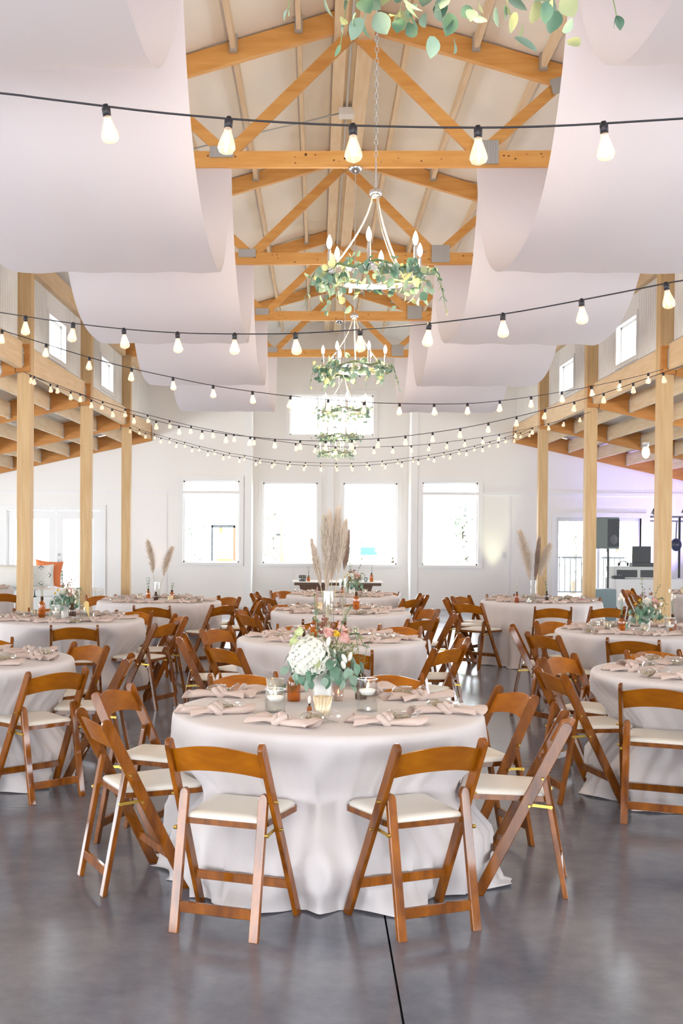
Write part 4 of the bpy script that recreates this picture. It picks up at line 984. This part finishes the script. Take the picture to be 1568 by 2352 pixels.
def bouquet(x, y, label, seed, big=1.0, nleaf=110, z=TZ):
    rr = random.Random(seed)
    t = thing('flower_arrangement', label, 'flowers', (x, y, z), 0, 'low bouquets on the tables')
    obj('vase', MB().lathe([(.0001, 0), (.036, 0), (.038, .005), (.038, .145), (.034, .145), (.034, .01), (.0001, .01)], 24), M_CER, t, smooth=True)
    H0 = .17
    if big > .95:
        hydrangea(t, (-.05, -.06, .190), .083, rr); t.scale = (1.2, 1.2, 1.2)
        RS = [((.025, -.045, .285), .026, M_PINKF), ((.085, -.035, .265), .028, M_PINKF), ((.075, .01, .305), .022, M_PINKF), ((-.095, .0, .285), .025, nmat('green_bud', (.70, .76, .42), .7)), ((-.115, -.03, .250), .024, nmat('green_bud', (.70, .76, .42), .7)), ((.055, -.060, .285), .015, M_YELF)]
    else:
        RS = [((-.01, -.07, .255), .036, M_WHITEF), ((.055, -.05, .265), .026, M_PINKF), ((.085, -.03, .250), .022, M_PINKF), ((.06, -.065, .225), .020, M_PINKF), ((-.06, -.04, .265), .014, M_YELF), ((-.09, -.03, .235), .013, M_YELF), ((-.03, .02, .30), .022, nmat('mauve', (.45, .28, .26), .8))]
    for (l_, r_, mm) in RS: rose(t, l_, r_, mm, rr)
    for i in range(7):
        a = rr.uniform(0, 6.28); P0 = (-.02+.03*cos(a), -.02+.03*sin(a), .22)
        l_ = (.02+rr.uniform(-.03, .10), -.07+rr.uniform(-.03, .04), .20+rr.uniform(-.05, .06))
        bt_ = obj('bunny_tail', MB().ball((0, 0, 0), (.010, .010, .021), 8, 6), M_BUNNY, t, smooth=True, loc=l_, rot=(rr.uniform(-.5, .5), rr.uniform(-.5, .5), 0))
    # tall spikes and arching eucalyptus
    for (dx, dy, hh, mm) in ((-.035, .0, .44, 0), (.12, -.02, .40, 1), (.17, .0, .33, 0)):
        P = [(dx*(.25+.75*u), dy, .12+(hh-.12)*u + (.05*sin(pi*u) if dx > .1 else 0) - (.10*u**4 if dx > .15 else 0)) for u in [j/9 for j in range(10)]]
        st = obj('tall_stem', MB().tube(P, .0018, 4), M_STEM, t)
        for j in range(4, 10):
            for s in range(3):
                q = rr.uniform(.3, .55); put('sprig_leaf', LONG[0] if mm else rr.choice((ROUND[0], ROUND[2])), st, loc=P[j], rot=(rr.uniform(-.4, 1), 0, rr.uniform(0, 6.28)), scale=(q, q, q))
    small_blob(t, 'dried_filler', [(.07, -.03, .225), (.11, -.02, .22), (.03, .02, .25), (.04, -.03, .22), (-.02, .04, .24)], .006, M_MOSS, rr, 160)
    small_blob(t, 'seed_heads', [(.035, .02, .315), (.0, .03, .31)], .007, M_RUST, rr, 22)
    # eucalyptus skirt
    fo = obj('greenery', MB().tube([(0, 0, .12), (.0, 0, .2)], .01), M_STEM, t)
    for i in range(nleaf):
        a = rr.uniform(0, 2*pi) if rr.random() < .5 else rr.uniform(pi*1.0, 2*pi)
        rad_ = rr.uniform(.04, .155); z_ = .205 - .55*(rad_-.04) + rr.gauss(0, .022)
        if rr.random() < .2: z_ -= .05
        me = (ROUND if rr.random() < .75 else LONG)[rr.choices([0, 1, 2], [6, 4, .6])[0]]; s = rr.uniform(.65, 1.0)
        put('eucalyptus_leaf', me, fo, loc=(rad_*cos(a)*1.05, rad_*sin(a)*.9, max(.045, z_)), rot=(rr.uniform(-2.0, -.8), rr.uniform(-.5, .5), a-pi/2+rr.uniform(-.5, .5)), scale=(s, s, s))
    m = MB()
    for i in range(260):
        a = rr.uniform(0, 6.28); r0 = rr.uniform(.05, .12); c = Vector((r0*cos(a), r0*sin(a), .19+rr.gauss(0, .03))); e = c + Vector((cos(a)*.05, sin(a)*.05, rr.uniform(-.07, .03))); g_ = Vector((-sin(a), cos(a), .3))*.0018
        m.add([c-g_, c+g_, e], [(0, 1, 2)])
    o = obj('fine_grass', m, M_LEAF[1], t); o['kind'] = 'stuff'
    return t
bouquet(.03, 5.78, 'bouquet with big white hydrangea, pink roses and eucalyptus on the foreground table', 1, 1.0, 130)
bouquet(-2.36, 10.98, 'bouquet of white and peach flowers on the left table before the post', 2, .8, 90)
bouquet(2.81, 10.13, 'bouquet with white bloom and peach roses on the right bouquet table', 3, .8, 90)
bouquet(.46, 15.41, 'cream and green bouquet on the rearmost centre table', 4, .8, 60)
bouquet(5.25, 16.5, 'bouquet at the right frame edge on the table behind the nearest right post', 5, .8, 60)
G1 = 'glass and amber vessels on the foreground table'
cylinder_vase(-.19, 5.46, .105, .049, .060, 'left glass cylinder with floating candle on the foreground table')
cylinder_vase(.24, 5.52, .150, .049, .088, 'tall right glass cylinder with floating candle on the foreground table')
votive(.03, 5.36, .088, .041, 'cream gold ribbed votive cup in front of the white vase', M_GOLD, .09, 14)
votive(-.205, 5.84, .105, .045, 'mercury glass votive behind the left glass cylinder', G_MERC)
votive(.11, 5.84, .07, .03, 'small pink glass votive half hidden behind the eucalyptus', glass('pink_glass', (.9, .7, .6), .15, haze=.4, hazecol=(.8, .6, .5)))
bottle(-.11, 5.80, .16, .032, 'amber bottle left of the white vase on the foreground table', stem=sprig('leafy', .08), seed=1)
bottle(.225, 5.90, .17, .030, 'brown bottle behind the tall right glass cylinder', G_BROWN, stem=sprig('leafy', .18, 2), seed=2)
bottle(-.03, 5.38, .052, .012, 'tiny amber dropper bottle in front of the white vase', seed=3, stem=sprig('bunny', .02, 1))

# tall vases with pampas
def tall_vase(x, y, h, r, stems, label):
    t = thing('pampas_vase', label, 'vase', (x, y, TZ), 0, 'tall glass vases with pampas grass')
    obj('glass', MB().lathe([(.0001, 0), (r, 0), (r, h), (r-.004, h), (r-.004, .015), (.0001, .015)], 28), G_CLEAR, t)
    obj('rim', MB().lathe([(r-.004, h-.001), (r, h-.001), (r, h+.002), (r-.004, h+.002), (r-.004, h-.001)], 28), nmat('glass_edge', (.8, .84, .84), .15), t)
    obj('water', MB().lathe([(.0001, .016), (r-.005, .016), (r-.005, h*.35), (.0001, h*.35)], 20), G_WATER, t)
    rr = random.Random(int(abs(x*100)))
    for (bx, by, x1, y1, z0, z1, wid, mat, one) in stems:
        # from the vase foot to z0, plume to z1
        k = (z0-.02)/(z1-.02)
        pb = (bx+(x1-bx)*k, by+(y1-by)*k, z0); tp_ = (x1, y1, z1)
        obj('stalk', MB().tube([(bx, by, .02), pb], .003, 5), nmat('stalk', (.55, .50, .32), .8), t)
        plume(t, pb, tp_, z1-z0, wid, mat, rr, 1.0 if z1-z0 > .2 else .5, one)
    return t
tall_vase(.09, 9.15, .37, .046, [(.02, 0, -.13, 0, .40, .75, .05, M_TAN, 0), (-.02, 0, .0, 0, .36, .93, .075, M_TAN, 0), (-.01, .02, .07, .03, .44, .98, .07, M_TAN, 0), (0, -.02, .13, 0, .5, .9, .05, M_TAN, 0), (0, .01, -.04, .02, .6, .93, .05, M_CREAMP, 0)], 'tall clear cylinder vase of pink-tan pampas plumes on the second centre table')
tall_vase(.28, 12.75, .32, .04, [(0, 0, .03, 0, .40, .86, .06, M_BRNP, 0), (.01, 0, .06, 0, .45, .82, .05, M_BRNP, 0)], 'tall cylinder vase of dark brown pampas on the third centre table')
tall_vase(-1.89, 13.86, .22, .035, [(.01, 0, -.12, 0, .30, .67, .10, M_TAN, -1), (-.01, 0, .18, 0, .28, .60, .10, M_TAN, 1)], 'clear vase with two leaning pampas plumes on the far left pampas table')
tall_vase(2.58, 14.1, .26, .037, [(.01, 0, -.17, 0, .25, .80, .16, M_TAN, -1), (0, 0, .06, 0, .22, .72, .05, M_BRNP, 0), (-.01, 0, .20, 0, .28, .66, .15, M_TAN, 1)], 'clear vase with fanned tan and brown pampas on the far right pampas table')
# cattail in its bottle and others on the centre tables
def cattail(t, h, rr):
    obj('stem', MB().tube([(0, 0, h*.3), (.02, 0, h+.09)], .0015, 4), M_STEM, t)
    obj('cattail_head', MB().tube([(.013, 0, h+.02), (.019, 0, h+.14), (.022, 0, h+.22), (.023, 0, h+.24)], [.010, .0095, .006, .002], 8), nmat('cattail', (.42, .26, .20), .9), t, smooth=True)
bottle(-.02, 9.32, .16, .031, 'amber bottle with furry brown stalk left of the tall vase', seed=5, stem=cattail)
bottle(.205, 9.05, .15, .034, 'amber bottle with cream grass right of the tall vase', seed=6, stem=sprig('dry', .11, 4))
bottle(-.10, 9.30, .06, .013, 'tiny brown bottle on the second centre table', G_BROWN, seed=7)
votive(.0, 9.42, .075, .033, 'clear votive behind the tall vase on the second centre table', G_CLEAR)
votive(.31, 9.40, .07, .032, 'mercury votive right on the second centre table', G_MERC)
bottle(.42, 12.54, .19, .034, 'amber bottle with green sprig on the third centre table', seed=8, stem=sprig('leafy', .09))
votive(.03, 12.4, .09, .035, 'cream votive left on the third centre table', M_GOLD, .05, 12)
votive(.16, 12.62, .07, .032, 'clear votive left of the dark pampas vase on the third centre table', G_CLEAR)
bottle(.33, 15.25, .12, .03, 'amber bottle left of the cream bouquet on the rearmost centre table', seed=9)
votive(.64, 15.5, .075, .033, 'votive right of the cream bouquet on the rearmost centre table', G_CLEAR)
# left table before the post
bottle(-2.6, 11.06, .20, .032, 'tall amber bottle of dried stems left of the bouquet on the left table', seed=11, stem=sprig('dry', .14, 5))
bottle(-2.27, 10.86, .15, .034, 'brown bottle in front of the bouquet on the left table', G_BROWN, seed=12, stem=sprig('bunny', .12, 5))
cylinder_vase(-2.39, 10.71, .14, .045, .075, 'glass cylinder with candle before the bouquet on the left table')
cylinder_vase(-2.19, 11.02, .12, .045, .06, 'glass cylinder with candle right of the bouquet on the left table')
votive(-2.68, 11.1, .07, .032, 'glowing votive beside the post on the left table', G_MERC)
votive(-2.08, 10.90, .065, .032, 'clear votive beside the yellow paddle on the left table', G_CLEAR)
pd = MB(); pd.poly([(-.022, 0)] + [(.024*cos(a), .14+.024*sin(a)) for a in [q*pi/8 for q in range(9)]] + [(-.024, .14)], 'y', -.003, .003)
o = obj('paddle', pd, nmat('yellow_paddle', (.85, .66, .25), .6), loc=(-2.11, 10.96, TZ+.01), rot=(0, -.35, 0)); tag(o, 'pale yellow rounded paddle leaning out of a votive on the left table', 'paddle')
# far left
bottle(-2.02, 14.05, .13, .026, 'amber bottle with green sprig left of the two leaning plumes', seed=13, stem=sprig('leafy', .13))
bottle(-1.72, 13.92, .12, .03, 'amber bottle right of the two leaning plumes', seed=14, stem=sprig('leafy', .08))
bottle(-1.88, 13.70, .11, .028, 'brown bottle in front of the two leaning plumes', G_BROWN, seed=15)
votive(-2.07, 13.73, .085, .035, 'mercury votive left on the far left pampas table', G_MERC)
votive(-1.70, 13.62, .07, .033, 'cream votive right on the far left pampas table', M_GOLD, .05, 12)
# far right
bottle(2.37, 14.0, .13, .024, 'reddish amber bottle with wisps left of the fanned pampas', glass('red_amber', (.7, .25, .04), .12, haze=.5, hazecol=(.35, .08, .01)), seed=16, stem=sprig('dry', .10, 3))
bottle(2.73, 14.05, .14, .022, 'dark brown bottle with sprig right of the fanned pampas', G_BROWN, seed=17, stem=sprig('leafy', .13))
votive(2.49, 13.88, .085, .042, 'clear square-looking votive left of the fanned pampas', G_CLEAR)
votive(2.82, 14.0, .075, .033, 'frosted votive right of the fanned pampas', G_MERC)
pk = thing('drink_cup', 'clear cup with pink drink on the far right pampas table', 'cup', (3.18, 14.2, TZ))
obj('cup', MB().lathe([(.0001, 0), (.024, 0), (.034, .085), (.031, .085), (.022, .004), (.0001, .004)], 18), G_CLEAR, pk)
obj('drink', MB().lathe([(.0001, .005), (.022, .005), (.026, .04), (.0001, .04)], 16), nmat('pink_drink', (.85, .25, .30), .3), pk)
# right bouquet table
bottle(2.58, 10.02, .15, .030, 'amber bottle with bunny tails left of the right bouquet', seed=18, stem=sprig('bunny', .16, 6))
bottle(3.03, 10.09, .15, .030, 'amber bottle with bunny tails right of the right bouquet', seed=19, stem=sprig('bunny', .18, 6))
votive(2.53, 10.30, .07, .034, 'mercury votive left on the right bouquet table', G_MERC)
votive(2.73, 9.86, .075, .034, 'mercury votive in front of the right bouquet', G_MERC)
votive(2.68, 10.24, .09, .03, 'clear footed votive behind the left amber bottle on the right bouquet table', G_CLEAR)
cylinder_vase(2.96, 9.94, .13, .045, .06, 'glass cylinder with candle on the right bouquet table')
votive(5.05, 16.35, .085, .038, 'cream votive on the table behind the nearest right post', M_GOLD, .04, 12)

# ------------------------------------------------------------------ head table at the back
def sweetheart():
    t = thing('head_table', 'small dark wood table with white runner near the back windows', 'table', (.31, 19.6, 0))
    Mw = nmat('walnut', (.10, .045, .02), .4)
    obj('tabletop', MB().box(-.68, .74, -.38, .38, .70, .745), Mw, t, bevel=.004)
    for sx in (-1, 1):
        obj('apron_panel', MB().poly([(sx*.60, .70), (sx*.18, .70), (sx*.18, .38), (sx*.50, .38)], 'y', -.36, -.33), Mw, t)
        for sy in (-1, 1): obj('leg', MB().bar((sx*.52, sy*.3, 0), (sx*.56, sy*.3, .70), .05, .05), Mw, t)
    obj('runner', MB().box(-.72, .78, -.40, .40, .746, .757), nmat('white_linen', (.84, .84, .84), .8), t, bevel=.003)
    z = .757
    bottle(-.14, 19.50, .10, .026, 'amber bottle on the left of the head table', seed=21, stem=sprig('leafy', .14, 2), z=z)
    bottle(.90, 19.45, .15, .030, 'large amber bottle with sprig on the right of the head table', seed=22, stem=sprig('leafy', .14, 2), z=z)
    bottle(.55, 19.6, .16, .028, 'amber bottle behind the bouquet on the head table', seed=23, stem=sprig('leafy', .12, 2), z=z)
    votive(-.24, 19.45, .10, .075, 'wide dark glass candle holder left on the head table', glass('smoke_glass', (.45, .5, .5), .15, haze=.3, hazecol=(.15, .17, .17)), z=z)
    votive(.68, 19.42, .10, .05, 'dark glass candle holder right of centre on the head table', MATS['smoke_glass'], z=z)
    votive(.80, 19.32, .08, .035, 'blue-grey votive on the head table', glass('blue_glass', (.7, .8, .85), .15, haze=.3, hazecol=(.4, .5, .55)), z=z)
sweetheart()

# ------------------------------------------------------------------ lounge corner at the back left
def cushion(w_, h, d, mat, name, label, loc, rot, pinch=.12, cat='pillow', extra=None):
    m = MB()
    def f(sg):
        def g(u, v):
            a, b = 2*u-1, 2*v-1; e = (1-a**4)*(1-b**4)
            x = w_/2*a*(1-pinch*(1-b*b)*.5*abs(a)); z = h/2*b*(1-pinch*(1-a*a)*.5*abs(b))
            return (x, sg*d/2*max(0, e)**.5, z)
        return g
    m.grid(f(1), 14, 14); m.grid(f(-1), 14, 14)
    o = obj(name, m, mat, smooth=True, loc=loc, rot=rot); tag(o, label, cat); return o
def lounge():
    Ms = nmat('sofa_white', (.82, .83, .82), .8)
    t = thing('sofa', 'white low sofa behind the left table and nearest left post', 'sofa', (-4.9, 20.4, 0))
    obj('seat_base', MB().box(-1.0, 1.15, -.42, .42, .12, .42), Ms, t, bevel=.03)
    obj('seat_cushion', MB().box(-.98, .06, -.42, .36, .42, .56), Ms, t, bevel=.03)
    obj('seat_cushion', MB().box(.08, 1.13, -.42, .36, .42, .56), Ms, t, bevel=.03)
    obj('backrest', MB().box(-1.0, .12, .26, .42, .42, .72), Ms, t, bevel=.03)
    for x in (-.9, 1.05):
        for y in (-.35, .35): obj('leg', MB().box(x-.025, x+.025, y-.025, y+.025, 0, .13), M_DARK, t)
    cushion(.50, .46, .16, nmat('orange_linen', (.80, .24, .09), .85), 'throw_pillow', 'orange throw pillow with pointed corners behind the patterned one', (-4.68, 20.35, .82), (-.2, .08, 0), .22)
    pt = cushion(.42, .40, .14, nmat('pattern_linen', (.82, .83, .80), .85), 'throw_pillow', 'white throw pillow with dark diamond pattern on the sofa', (-4.74, 20.16, .78), (-.2, -.05, 0), .15)
    dm = MB()
    for s in (.05, .11, .17):
        q = [(s, 0), (0, s), (-s, 0), (0, -s)]
        for i in range(4):
            a, b = q[i], q[(i+1) % 4]
            dm.bar((a[0], -.068+.25*s*s, a[1]), (b[0], -.068+.25*s*s, b[1]), .004, .010, (0, 1, 0))
    obj('diamond_pattern', dm, nmat('pattern_ink', (.04, .07, .09), .8), pt)
    cushion(.75, .42, .3, nmat('pouf_cream', (.80, .79, .73), .85), 'floor_cushion', 'large cream bolster cushion with dark piping at the left frame edge', (-5.25, 19.9, .77), (-.1, 0, 0), .05, 'cushion')
lounge()

# ------------------------------------------------------------------ DJ corner at the back right
def dj():
    t = thing('dj_table', 'table under a white cloth with the sound gear', 'table', (5.95, 21.3, 0))
    obj('tabletop', MB().box(-.68, .9, -.35, .35, .74, .77), nmat('white_top', (.82, .82, .84), .6), t)
    m = MB(); 
    def sk(u, v):
        L_ = 1.58; W2 = .70; per = 2*(L_+W2); s = u*per; k = .012*sin(s*22)*(1-v)
        if s < L_: p = (-.68+s, -.36-k)
        elif s < L_+W2: p = (.91+k, -.36+(s-L_))
        elif s < 2*L_+W2: p = (.91-(s-L_-W2), .36+k)
        else: p = (-.69-k, .36-(s-2*L_-W2))
        return (p[0], p[1], .775*v)
    m.grid(sk, 180, 4, wrap=True); obj('cloth_skirt', m, nmat('white_linen', (.84, .84, .84), .8), t, smooth=True)
    z = .772
    c = thing('equipment_case', 'dark equipment case standing open on the sound table', 'case', (5.85, 21.35, z))
    obj('case_lid', MB().box(-.16, .17, .05, .09, .28, .58), M_DARK, c, bevel=.005)
    obj('case_body', MB().box(-.55, .3, -.2, .2, .0, .22), nmat('silver_case', (.62, .63, .62), .4), c, bevel=.01)
    for i in range(2): obj('panel', MB().box(-.50+i*.42, -.14+i*.4, -.21, -.2, .03, .16), M_DARK, c)
    obj('case_shelf', MB().box(-.2, .2, -.1, .1, .22, .285), M_DARK, c)
    mx_ = thing('mixer', 'small dark mixer at the left end of the sound table', 'mixer', (5.36, 21.1, z))
    obj('mixer_body', MB().box(-.10, .10, -.08, .08, 0, .06), M_DARK, mx_, bevel=.005)
    for i in range(4): obj('knob', MB().lathe([(.009, .06), (.007, .075), (.0001, .075)], 8, (-.06+.04*i, 0, 0)), M_STEEL, mx_)
    hp = thing('headphones', 'dark headphones lying on the equipment case', 'headphones', (5.5, 21.3, z+.222))
    obj('headband', MB().tube([(.08*cos(a), 0, .012+.08*sin(a)) for a in [q*pi/8 for q in range(9)]], .008, 6), M_DARK, hp, smooth=True)
    for s in (-1, 1): obj('ear_cup', MB().ball((s*.08, 0, .035), (.02, .034, .035)), M_DARK, hp, smooth=True)
    # speaker on stand
    sp = thing('loudspeaker', 'black loudspeaker on a pole in front of the right glass door', 'speaker', (5.02, 20.45, 0), .45)
    obj('cabinet', MB().poly([(-.13, -.13), (.13, -.13), (.16, .14), (-.16, .14)], 'z', 1.32, 1.86), nmat('speaker_shell', (.16, .20, .20), .5), sp, bevel=.01)
    obj('grille', MB().box(-.12, .12, -.142, -.13, 1.35, 1.83), M_DARK, sp)
    obj('woofer', MB().lathe([(.09, 0), (.08, .008), (.0001, .002)], 20), nmat('cone', (.10, .10, .12), .4), sp, loc=(0, -.143, 1.48), rot=(pi/2, 0, 0))
    obj('pole', MB().tube([(0, 0, .05), (0, 0, 1.33)], .018, 8), M_DARK, sp)
    for a in (0, 2.1, 4.2): obj('leg', MB().tube([(0, 0, .55), (.4*cos(a), .4*sin(a), .012)], .012, 6), M_DARK, sp)
    cb = obj('cable', MB().tube([(.06, .1, 1.34), (.05, .12, 1.1), (.02, .05, .95), (.0, .02, .9)], .006, 5), M_DARK, sp)
    sb = thing('subwoofer', 'grey-teal subwoofer box on the floor beside the middle right post', 'speaker', (4.72, 19.75, 0))
    obj('cabinet', MB().box(-.2, .22, -.22, .22, .02, .66), nmat('sub_shell', (.20, .27, .29), .5), sb, bevel=.01)
    obj('foot', MB().box(-.18, .2, -.2, .2, 0, .02), M_DARK, sb)
    # lighting bar
    lb = thing('lighting_bar', 'silver truss bar of stage lights at the right frame edge', 'stage lights', (6.6, 22.3, 0))
    Mt = nmat('alu', (.55, .56, .58), .35, metal=.6)
    obj('crossbar', MB().tube([(-.35, 0, 1.90), (.7, 0, 1.90)], .02, 8).tube([(-.35, 0, 1.82), (.7, 0, 1.82)], .014, 8), Mt, lb)
    obj('pole', MB().tube([(.2, 0, 0), (.2, 0, 1.9)], .022, 8), M_DARK, lb)
    for a in (0, 2.1, 4.2): obj('leg', MB().tube([(.2, 0, .6), (.2+.4*cos(a), .4*sin(a), .012)], .012, 6), M_DARK, lb)
    for (x, zz, s) in ((-.26, 1.98, 1), (-.12, 1.70, -1), (.3, 2.0, 1)):
        l_ = obj('par_can', MB().lathe([(.0001, 0), (.06, 0), (.065, .10), (.05, .11), (.0001, .11)], 14), M_DARK, lb, loc=(x, 0, zz), rot=(1.2*s, 0, 0))
        obj('yoke', MB().tube([(-.06, 0, .05), (-.06, 0, -.05), (.06, 0, -.05), (.06, 0, .05)], .006, 5), M_DARK, l_)
    w_ = thing('moving_head_light', 'round dark stage light hanging at the right frame edge', 'stage light', (6.62, 21.9, 1.38))
    obj('head', MB().ball((0, 0, 0), (.10, .10, .12), 14, 10), nmat('blueblack', (.05, .06, .12), .3), w_, smooth=True)
    obj('mount', MB().tube([(0, .02, .1), (.02, .05, .42)], .010, 6), M_DARK, w_)
dj()

# uplights washing the back wall, small ceiling lamps in the right aisle
def uplight(x, y, color, power, label, tilt=.25, size=radians(42)):
    t = thing('uplight', label, 'uplight', (x, y, 0))
    obj('can', MB().lathe([(.0001, .03), (.06, .03), (.07, .18), (.06, .18), (.05, .05)], 16), M_DARK, t)
    obj('bracket', MB().box(-.08, .08, -.05, .05, 0, .03), M_DARK, t)
    l = bpy.data.lights.new('uplight_beam', 'SPOT'); l.energy = power; l.color = color; l.spot_size = size; l.spot_blend = .8; l.shadow_soft_size = .04
    o = bpy.data.objects.new('uplight_beam', l); col.objects.link(o); o.location = (x, y, .2)
    o.rotation_euler = (pi-tilt, 0, 0)
uplight(3.6, 23.9, (.95, 1, .60), 85, 'small uplight washing pale yellow-green on the back wall', .10, radians(38))
uplight(-3.3, 23.9, (1, .60, .50), 16, 'small uplight washing faint pink on the back wall, left', .10, radians(50))
uplight(6.7, 23.6, (.42, .36, 1), 280, 'uplight washing violet on the wall behind the sound table', .22, radians(95))
uplight(7.6, 22.6, (.42, .36, 1), 260, 'second violet uplight at the right end of the back wall', .35, radians(95))
def jar_lamp(x, y, z, label, lit=True):
    t = thing('ceiling_lamp', label, 'lamp', (x, y, z), 0, 'small lamps under the aisle joists')
    obj('fitting', MB().lathe([(.0001, .16), (.05, .16), (.05, .13), (.03, .09), (.0001, .09)], 14), M_STEEL, t)
    obj('shade', MB().lathe([(.03, .10), (.05, .06), (.052, .0), (.03, -.045), (.0001, -.06)], 16), M_WARM if lit else M_STEEL, t, smooth=True)
jar_lamp(4.5, 16.3, 2.66+.02, 'lit round lamp under the right aisle joists between two posts')
jar_lamp(-3.62+.0, 13.2, 3.36, 'silver lamp under the left aisle joists by the nearest post', False)
jar_lamp(4.25, 13.2, 3.36, 'silver lamp under the right aisle joists by the nearest post', False)
g_ = thing('wall_outlet', 'small thermostat plate on the back wall right of the windows', 'wall plate', (3.83, YW, 1.12))
obj('plate', MB().box(-.035, .035, -.012, 0, -.06, .06), nmat('plate_grey', (.7, .7, .68), .5), g_)

# ------------------------------------------------------------------ outside
gr = struct('floor_outside', MB().box(-60, 60, 25.2, 120, -.6, -.35), nmat('dry_ground', (.30, .27, .20), .9))
gr.name = 'ground'
dk = thing('deck', 'pale deck outside the right glass door', 'deck', (7.3, 25.6, 0))
for i in range(12): obj('plank', MB().box(-3, 3, -1.45+i*.24, -1.22+i*.24, -.06, -.01), nmat('deck_board', (.22, .21, .2), .7), dk)
rl = thing('railing', 'dark metal balcony railing outside the right glass door', 'railing', (7.3, 27.0, 0))
obj('top_rail', MB().box(-3, 3, -.02, .02, 1.0, 1.04), M_DARK, rl); obj('bottom_rail', MB().box(-3, 3, -.02, .02, .22, .25), M_DARK, rl)
bal = MB().box(-.009, .009, -.009, .009, .22, 1.0).mesh('baluster', M_DARK)
for i in range(47): put('baluster', bal, rl, loc=(-2.9+i*.125, 0, 0))
for x in (-3, 0, 3): obj('rail_post', MB().box(x-.03, x+.03, -.03, .03, -.005, 1.06), M_DARK, rl)
M_TREE = [nmat('tree_sage', (.62, .68, .60), .9, var=(.72, .76, .68), nscale=3), nmat('tree_olive', (.66, .67, .60), .9, var=(.76, .75, .68), nscale=3)]
def tree(x, y, h, w_, label, seed, kind=0, n=900):
    rr = random.Random(seed); t = thing('tree', label, 'tree', (x, y, -.35), 0, 'trees outside the windows')
    obj('trunk', MB().tube([(0, 0, 0), (.05, 0, h*.35), (-.03, 0, h*.8)], [w_*.07, w_*.05, w_*.02], 7), nmat('bark', (.16, .13, .10), .9), t)
    m = MB()
    for i in range(n):
        u = rr.random(); a = rr.uniform(0, 6.28); r_ = w_/2*sqrt(rr.random())*sin(pi*min(1, .15+.85*u**.8))
        c = Vector((r_*cos(a), r_*sin(a), h*(.18+.82*u))); s = rr.uniform(.06, .16)
        e = Vector((rr.gauss(0, 1), rr.gauss(0, 1), rr.gauss(0, 1))).normalized()*s; g2 = e.orthogonal()*.6
        m.add([c-e, c+g2, c+e, c-g2], [(0, 1, 2, 3)])
    o = obj('foliage', m, M_TREE[kind], t)
    return t
tree(4.1, 33, 3.0, 2.0, 'round sage tree in the fourth tall window', 1, 0, 1500)
tree(2.1, 33, 2.6, 1.5, 'pale tree at the right of the third tall window', 2, 1, 900)
tree(1.35, 36, 1.9, 1.2, 'low tree left in the third tall window', 3, 0, 600)
tree(-1.15, 31, 2.9, .9, 'slim tree at the left of the second tall window', 4, 1, 500)
tree(-2.0, 31, 3.8, .7, 'slim tall tree at the right of the first tall window', 5, 0, 500)
tree(-3.4, 33, 2.2, 1.8, 'low bush in the first tall window', 6, 0, 800)
for i in range(9):
    tree(5.6+i*.62, 31+((i*7) % 5)*2.1, 3.6+(i % 3)*.5, 1.5, 'bare pale tree %s outside the right glass door' % ['far left', 'left', 'left of centre', 'centre left', 'centre', 'centre right', 'right of centre', 'right', 'far right'][i], 20+i, 1, 500)
for i in range(3): tree(-8.6+i*1.7, 31, 3.4, 1.5, 'grey-green tree %s outside the french doors' % ['left', 'middle', 'right'][i], 40+i, 0, 500)
a_ = thing('garden_arch', 'dark square garden frame with orange panel seen through the first tall window', 'garden frame', (-2.38, 30, -.35))
obj('post', MB().box(-.33, -.28, -.03, .03, 0, 2.05), M_DARK, a_); obj('post', MB().box(.24, .29, -.03, .03, 0, 2.05), nmat('rust_steel', (.20, .07, .03), .6), a_); obj('lintel', MB().box(-.33, .29, -.03, .03, 2.0, 2.07), M_DARK, a_)
obj('panel', MB().box(-.16, .2, -.01, .01, .9, 1.2), nmat('orange_panel', (.50, .20, .05), .7), a_); obj('panel', MB().box(-.12, -.05, -.01, .01, 1.85, 2.0), MATS['orange_panel'], a_)
b_ = thing('mailbox', 'blue sign board on a thin post seen through the third tall window', 'sign', (1.31, 30, -.35))
obj('board', MB().box(-.21, .21, -.02, .02, 1.33, 1.52), nmat('blue_board', (.05, .13, .20), .5), b_); obj('post', MB().box(-.24, -.22, -.01, .01, 0, 1.62), M_STEEL, b_)
b_.name = 'sign_board'
c_ = thing('garden_post', 'orange post with dark bracket seen through the second tall window', 'post', (-.9, 30, -.35))
obj('shaft', MB().box(-.04, .05, -.04, .04, 0, 2.1), nmat('orange_post', (.55, .30, .10), .7), c_); obj('bracket', MB().box(-.15, .10, -.02, .02, 1.80, 1.86), M_DARK, c_)
